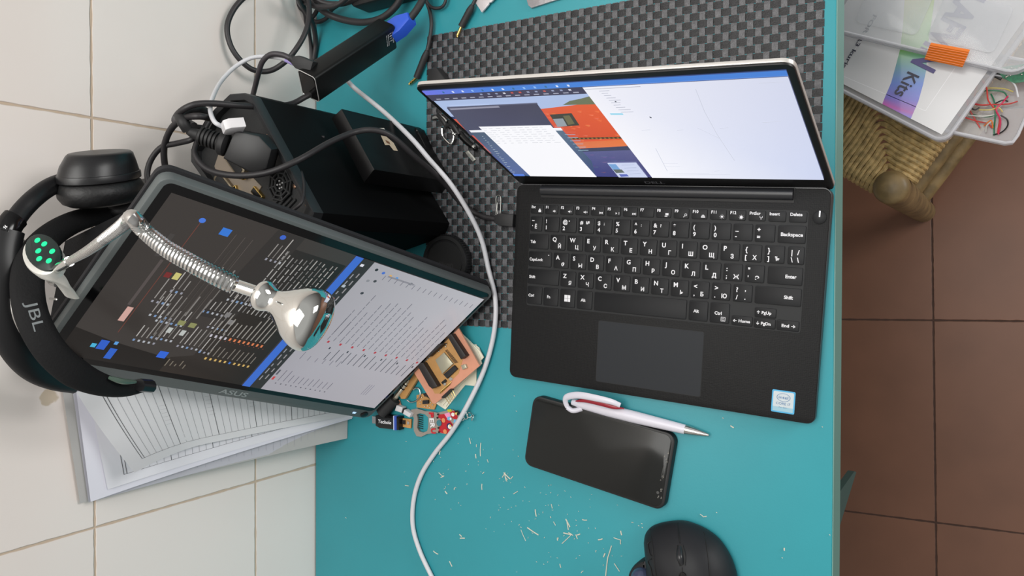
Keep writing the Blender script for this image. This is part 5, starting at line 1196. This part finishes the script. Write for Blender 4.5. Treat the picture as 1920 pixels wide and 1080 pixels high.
# ================================================================== STOOL WITH RUSH SEAT
SH = -.300
sc0 = P(1672, 352, SH); leftd = (P(1575, 283, SH)-sc0).normalized(); rightd = (P(1890, 205, SH)-sc0).normalized()
leftd = V((-.83, .557, 0)); rightd = V((.557, .83, 0))
stool = thing('rush_stool', 'low wooden stool with woven straw seat beyond the table edge', 'stool', (sc0.x, sc0.y, 0))
WOODM = mat('aged_stool_wood', (120, 100, 66), .45, noise=.45, nscale=45, bump=.4, bscale=120)
STRAW = mat('twisted_straw', (188, 160, 108), .6, noise=.35, nscale=160, bump=.9, bscale=420)
SW = .33
corners = [sc0, sc0+leftd*SW, sc0+leftd*SW+rightd*SW, sc0+rightd*SW]
for i, c_ in enumerate(corners):
    b = BM(); r_ = .0195; top = SH+.012
    zt = TZ+top
    lathe(b, [(r_*.9, -zt+.001), (r_*.97, -zt*.5), (r_, -.03), (r_, -.006), (r_*.94, -.002), (r_*.7, .0015), (r_*.3, .003), (0, .0035)], Matrix.Translation((c_.x, c_.y, zt)), 28); obj('leg', b, WOODM, stool)
for i in range(4):
    a_, c_ = corners[i], corners[(i+1) % 4]
    for hh in (-.16, -.30):
        b = BM(); A_ = V((a_.x, a_.y, TZ+SH+hh)); B_ = V((c_.x, c_.y, TZ+SH+hh)); tube(b, [A_, B_], .0125, 14, 1); obj('rung', b, WOODM, stool)
b = BM(); zz0 = TZ+SH-.012
pitch = .0058; nR = int((SW/2-.020)/pitch)
for ci in range(4):
    C0 = corners[ci]; dA = (corners[(ci+1) % 4]-C0).normalized(); dB = (corners[(ci-1) % 4]-C0).normalized()
    for k_ in range(nR):
        s = .020+k_*pitch; jit = random.uniform(-.0006, .0006)
        z1 = zz0+.006; 
        a0 = C0+dA*s-dB*.010; a1 = C0+dA*s-dB*.004; a2 = C0+dA*s+dB*.012; m = C0+dA*(s+jit)+dB*(s+jit)
        pts = []
        for p_, z_ in ((C0+dA*s-dB*.014, zz0-.012), (C0+dA*s-dB*.013, zz0), (C0+dA*s-dB*.004, zz0+.009), (C0+dA*(s+jit)+dB*(s*.5), zz0+.006), (m, zz0+.001), (C0+dB*(s+jit)+dA*(s*.5), zz0+.006), (C0+dB*s-dA*.004, zz0+.009), (C0+dB*s-dA*.013, zz0), (C0+dB*s-dA*.014, zz0-.012)):
            pts.append(V((p_.x, p_.y, z_)))
        tube(b, pts, lambda f: .0033+.0004*math.sin(f*60), 7, 4)
so = obj('seat', b, STRAW, stool, label='woven straw seat')
n = STRAW.node_tree; bs = n.nodes['Principled BSDF']

# ================================================================== PLASTIC ORGANISER BOXES ON THE STOOL
def clear(name, col, alpha, rough=.25):
    if name in MC: return MC[name]
    m = bpy.data.materials.new(name); m.use_nodes = True; n = m.node_tree; out = n.nodes['Material Output']; p = n.nodes['Principled BSDF']
    p.inputs['Base Color'].default_value = rgb(*col); p.inputs['Roughness'].default_value = rough; p.inputs['Alpha'].default_value = alpha
    MC[name] = m; return m
FROST = clear('frosted_plastic', (222, 222, 228), .40, .25); CLR = clear('clear_plastic', (226, 228, 232), .27, .12); FRIM = clear('frosted_rim', (226, 225, 230), .55, .25)
BZ0, BZ1 = SH+.017, SH+.052
e0 = P(1768, 262, BZ1); eL = (P(1576, 163, BZ1)-e0); eR = (P(1846, 128, BZ1)-e0)
eL.z = eR.z = 0; eL.normalize(); eR = (eR-eL*eR.dot(eL)).normalized()
KB = Matrix(((eL.x, eR.x, 0, e0.x), (eL.y, eR.y, 0, e0.y), (0, 0, 1, TZ+BZ1), (0, 0, 0, 1)))
kb = thing('component_kit_box', 'flat clear kit box with rainbow-printed lid sheet on the stool', 'box', (e0.x, e0.y, TZ+BZ0))
KX, KY = .175, .270
b = BM(); prism(b, rrect(-.002, -.002, KX, KY, .012), -(BZ1-BZ0), -.0012, KB, .001); obj('case', b, FROST, kb)
b = BM(); o_ = rrect(-.002, -.002, KX, KY, .012); tube(b, [KB @ V((x, y_, -.002)) for x, y_ in o_], .0020, 8, 1, closed=True); tube(b, [KB @ V((x*1.0, y_, -.012)) for x, y_ in o_], .0016, 8, 1, closed=True); obj('rim', b, FRIM, kb)
Kn = V((0, 0, 1)); KO = V((0, 0, TZ+BZ1))
KBi = KB.inverted()
def kk(x, y_): p = KBi @ PL(x, y_, KO, Kn); return (min(max(p.x, .004), KX-.005), min(max(p.y, .004), KY-.005))
cv = Canvas(KB @ Matrix.Translation((0, 0, .0002)), 6e-5)
cv.rect(.004, .004, KX-.005, KY-.005, (214, 212, 214))
lb = [((1700, -60), (1762, -60), (216, 196, 90)), ((1696, 0), (1752, 0), (204, 202, 96)), ((1693, 45), (1746, 45), (168, 196, 110)), ((1688, 92), (1738, 95), (130, 180, 96)), ((1680, 122), (1737, 130), (96, 150, 160)), ((1671, 155), (1731, 158), (84, 116, 196)), ((1659, 183), (1722, 190), (116, 96, 186)), ((1649, 203), (1712, 213), (186, 76, 160)), ((1646, 207), (1700, 234), (120, 110, 200))]
pr_ = None
cv.n += 1
for a_, c_, col in lb:
    if pr_: 
        rc = (col[0]*.9, min(255, col[1]*1.05), min(255, col[2]*1.1))
        rp = (pr_[2][0]*.9, min(255, pr_[2][1]*1.05), min(255, pr_[2][2]*1.1))
        cv.poly([kk(*pr_[0]), kk(*pr_[1]), kk(*c_), kk(*a_)], [pr_[2], rp, rc, col], False)
    pr_ = (a_, c_, col)
for a_, c_ in (((1577, 141), (1735, 208)), ((1735, 208), (1790, 128)), ((1668, 0), (1577, 130))): cv.line(kk(*a_), kk(*c_), .0006, (236, 234, 238))
cv.done('printed_sheet', vcol_mat('glossy_print', rough=.3, coat=.2), kb, label='white sheet with rainbow band and purple lettering')
b = BM(); b3 = BM(); KTm = Matrix.Translation((0, 0, TZ+BZ1+.0014))
def kraw(x, y_): p = PL(x, y_, KO, Kn); return (p.x, p.y)
rot_text(b3, 'Kits', KTm, kraw(1703, 134), kraw(1676, 176), .0130, .015)
rot_text(b, 'LAFVIN', KTm @ Matrix.Translation((0, 0, 0)), kraw(1806, -20), kraw(1709, 118), .0250, .035)
b4 = BM(); rot_text(b4, 'FOR R3 kuria', KTm, kraw(1638, 28), kraw(1578, 128), .0042, .02)
obj('lettering', b, mat('purple_ink', (92, 84, 138), .5), kb, smooth=False, label='big purple letters'); obj('lettering', b3, mat('dark_ink', (60, 58, 76), .5), kb, smooth=False, label='dark serif letters'); obj('lettering', b4, mat('dark_ink', (60, 58, 76), .5), kb, smooth=False, label='small dark line of print')
# transparent lid lying on top with orange latch
LZ = BZ1+.022
ld = thing('clear_box_cover', 'frosted clear box lid with bright orange latch lying over the kit box', 'lid', P(1740, 40, BZ1))
f0, f1 = P(1577, 58, LZ), P(1845, 122, LZ); fx = (f1-f0).normalized(); LM = frame(f0, fx, (0, 0, 1)); LL = (P(1925, 128, LZ)-f0).dot(fx)
b = BM(); prism(b, rrect(-.06, 0, LL, .17, .016), -.002, 0, LM, .0006); obj('panel', b, CLR, ld)
b = BM(); o_ = rrect(-.06, 0, LL, .17, .016); tube(b, [LM @ V((x, y_, -.001)) for x, y_ in o_], .0015, 8, 1, closed=True); tube(b, [LM @ V((x, y_, -.014)) for x, y_ in o_], .0015, 8, 1, closed=True); obj('rim', b, FRIM, ld)
wl_ = BM()
for i in range(len(o_)):
    x0_, y0_ = o_[i]; x1_, y1_ = o_[(i+1) % len(o_)]; wl_.faces.new([wl_.verts.new(LM @ V(p)) for p in ((x0_, y0_, 0), (x1_, y1_, 0), (x1_, y1_, -.016), (x0_, y0_, -.016))])
bmesh.ops.remove_doubles(wl_, verts=wl_.verts, dist=1e-5); bmesh.ops.solidify(wl_, geom=wl_.faces[:], thickness=.0012); obj('side_wall', wl_, FROST, ld)
b = BM(); 
for x0_ in (.010, .085): prism(b, rrect(x0_, .012, x0_+.065, .060, .006), 0, .0012, LM, .0004)
obj('raised_panel', b, CLR, ld)
ORG = mat('orange_plastic', (240, 124, 34), .35)
la0, la1, la2, la3 = P(1746, 80, LZ+.006), P(1819, 93, LZ+.006), P(1806, 124, LZ-.006), P(1735, 108, LZ-.006)
LTM = frame(la0, la1-la0, (la1-la0).cross(la0-la3) if (la1-la0).cross(la0-la3).z > 0 else (la0-la3).cross(la1-la0))
LTi = LTM.inverted(); lq = [LTi @ p for p in (la0, la1, la2, la3)]; lq = [(p.x, p.y) for p in lq]
b = BM(); prism(b, lq, 0, .004, LTM, .0006); lt_ = obj('latch', b, ORG, ld, smooth=False, label='bright orange latch')
b = BM()
for i in range(6): f = .12+.15*i; tube(b, [LTM @ V((lq[0][0]*(1-f)+lq[3][0]*f, lq[0][1]*(1-f)+lq[3][1]*f, .0041)), LTM @ V((lq[1][0]*(1-f)+lq[2][0]*f, lq[1][1]*(1-f)+lq[2][1]*f, .0041))], .0005, 6, 1)
obj('latch_rib', b, ORG, lt_)
# second clear box with jumper wires
WZ0, WZ1 = SH+.017, SH+.040
wpts = [(1768, 244), (1884, 268), (1899, 266), (1908, 254), (1945, 170), (1960, 120), (1850, 100), (1838, 140)]
wb_ = thing('clear_wire_box', 'open clear plastic box full of thin coloured wires at stool edge', 'box', (P(1850, 220, WZ0).x, P(1850, 220, WZ0).y, TZ+WZ0))
wp2 = [(P(x, y_, WZ1).x, P(x, y_, WZ1).y) for x, y_ in wpts]
b = BM(); prism(b, wp2, TZ+WZ0, TZ+WZ0+.0015); obj('base', b, CLR, wb_)
b = BM()
for i in range(len(wp2)):
    (x0_, y0_), (x1_, y1_) = wp2[i], wp2[(i+1) % len(wp2)]
    b.faces.new([b.verts.new(p) for p in ((x0_, y0_, TZ+WZ0), (x1_, y1_, TZ+WZ0), (x1_, y1_, TZ+WZ1), (x0_, y0_, TZ+WZ1))])
bmesh.ops.remove_doubles(b, verts=b.verts, dist=1e-5); bmesh.ops.solidify(b, geom=b.faces[:], thickness=.0014); obj('side_wall', b, FROST, wb_)
b = BM(); tube(b, [V((x, y_, TZ+WZ1)) for x, y_ in wp2], .0018, 8, 1, closed=True); obj('rim', b, FRIM, wb_)
b = BM(); q_ = [P(*a_, WZ0+.014) for a_ in ((1798, 200), (1822, 200), (1830, 205), (1834, 222), (1850, 232))]; q2 = [p-V((0, 0, .012)) for p in q_]
for i in range(4): b.faces.new([b.verts.new(p) for p in (q_[i], q_[i+1], q2[i+1], q2[i])])
bmesh.ops.solidify(b, geom=b.faces[:], thickness=.001); obj('divider', b, FROST, wb_)
cols = {'red': (206, 62, 56), 'orange': (232, 130, 60), 'green': (34, 120, 84), 'black': (24, 24, 26), 'yellow': (206, 188, 110), 'magenta': (214, 40, 90), 'white': (206, 206, 200)}
def wire(c, pts, r=.00075):
    b = BM(); tube(b, px([(x, y_, WZ0+h) for x, y_, h in pts]), r, 6, 8)
    tag(obj('jumper_wire', b, mat(c+'_wire', cols[c], .4)), 'thin %s jumper wire tangled in the clear plastic wire box' % c, 'wire', '%s jumper wires in the clear box' % c)
wire('orange', [(1823, 198, .006), (1827, 180, .015), (1833, 156, .024), (1836, 150, .026)]); wire('red', [(1842, 151, .026), (1850, 166, .024), (1853, 188, .018), (1866, 206, .012), (1874, 222, .010), (1870, 250, .006)])
wire('red', [(1812, 186, .008), (1830, 196, .012), (1860, 196, .012), (1890, 195, .010), (1908, 190, .010)]); wire('red', [(1795, 215, .006), (1815, 222, .010), (1835, 228, .008), (1852, 232, .006), (1860, 240, .005)])
wire('magenta', [(1890, 180, .012), (1880, 192, .014), (1868, 206, .014), (1876, 226, .010), (1872, 252, .006)]); wire('magenta', [(1820, 192, .010), (1840, 197, .010), (1856, 196, .008)])
wire('green', [(1858, 176, .008), (1864, 190, .010), (1866, 216, .012), (1864, 240, .006), (1864, 254, .004)]); wire('green', [(1820, 214, .006), (1846, 219, .010), (1868, 216, .010)]); wire('green', [(1830, 176, .012), (1850, 170, .012), (1880, 172, .012), (1890, 184, .010)])
wire('black', [(1876, 216, .010), (1888, 224, .010), (1889, 236, .008), (1878, 248, .006), (1862, 253, .004)]); wire('black', [(1817, 200, .012), (1828, 206, .012), (1836, 202, .010)]); wire('black', [(1866, 194, .010), (1880, 188, .012), (1890, 190, .010)])
wire('yellow', [(1792, 212, .006), (1800, 202, .010), (1808, 194, .010)]); wire('yellow', [(1836, 206, .012), (1856, 206, .014), (1872, 202, .012), (1880, 210, .010)]); wire('yellow', [(1820, 178, .016), (1846, 166, .016), (1880, 166, .014), (1900, 172, .012)])
wire('white', [(1815, 216, .010), (1845, 218, .012), (1870, 214, .010)]); wire('orange', [(1845, 236, .006), (1858, 226, .010), (1862, 240, .006)]); wire('white', [(1848, 248, .006), (1850, 236, .010), (1858, 228, .012)])
wire('red', [(1812, 182, .012), (1816, 202, .010), (1826, 220, .008), (1838, 240, .006)])
b = BM(); q_ = [P(*a_, WZ0+.026) for a_ in ((1818, 170), (1836, 148), (1860, 141), (1886, 146), (1903, 160), (1909, 182))]; tube(b, q_, .0009, 6, 8); tag(obj('clear_tie', b, FRIM), 'thin translucent strip arching over the coloured wires', 'strip')
# green circuit board under the lid
gb = thing('green_circuit_board', 'bright green circuit board peeking between lid and wire box', 'circuit board', P(1890, 135, WZ1))
b = BM(); pts_ = [(P(x, y_, WZ1+.004).x, P(x, y_, WZ1+.004).y) for x, y_ in ((1868, 128), (1930, 118), (1940, 150), (1902, 156), (1880, 146))]; prism(b, pts_, TZ+WZ1+.002, TZ+WZ1+.004); obj('board', b, mat('pcb_green', (28, 112, 76), .35, noise=.4, nscale=260), gb)
b = BM(); [ball(b, P(random.uniform(1885, 1918), random.uniform(125, 145), WZ1+.0045), .0011, 6) for i in range(16)]; obj('solder_joints', b, SOLDER, gb)
dk2 = thing('dark_component_tray', 'dark tray behind the green circuit board', 'tray', P(1850, 110, WZ0)); b = BM(); pts_ = [(P(x, y_, WZ1).x, P(x, y_, WZ1).y) for x, y_ in ((1836, 130), (1850, 118), (1890, 130), (1876, 150))]; prism(b, pts_, TZ+WZ1-.004, TZ+WZ1, None, .001); obj('tray', b, BLACK, dk2)
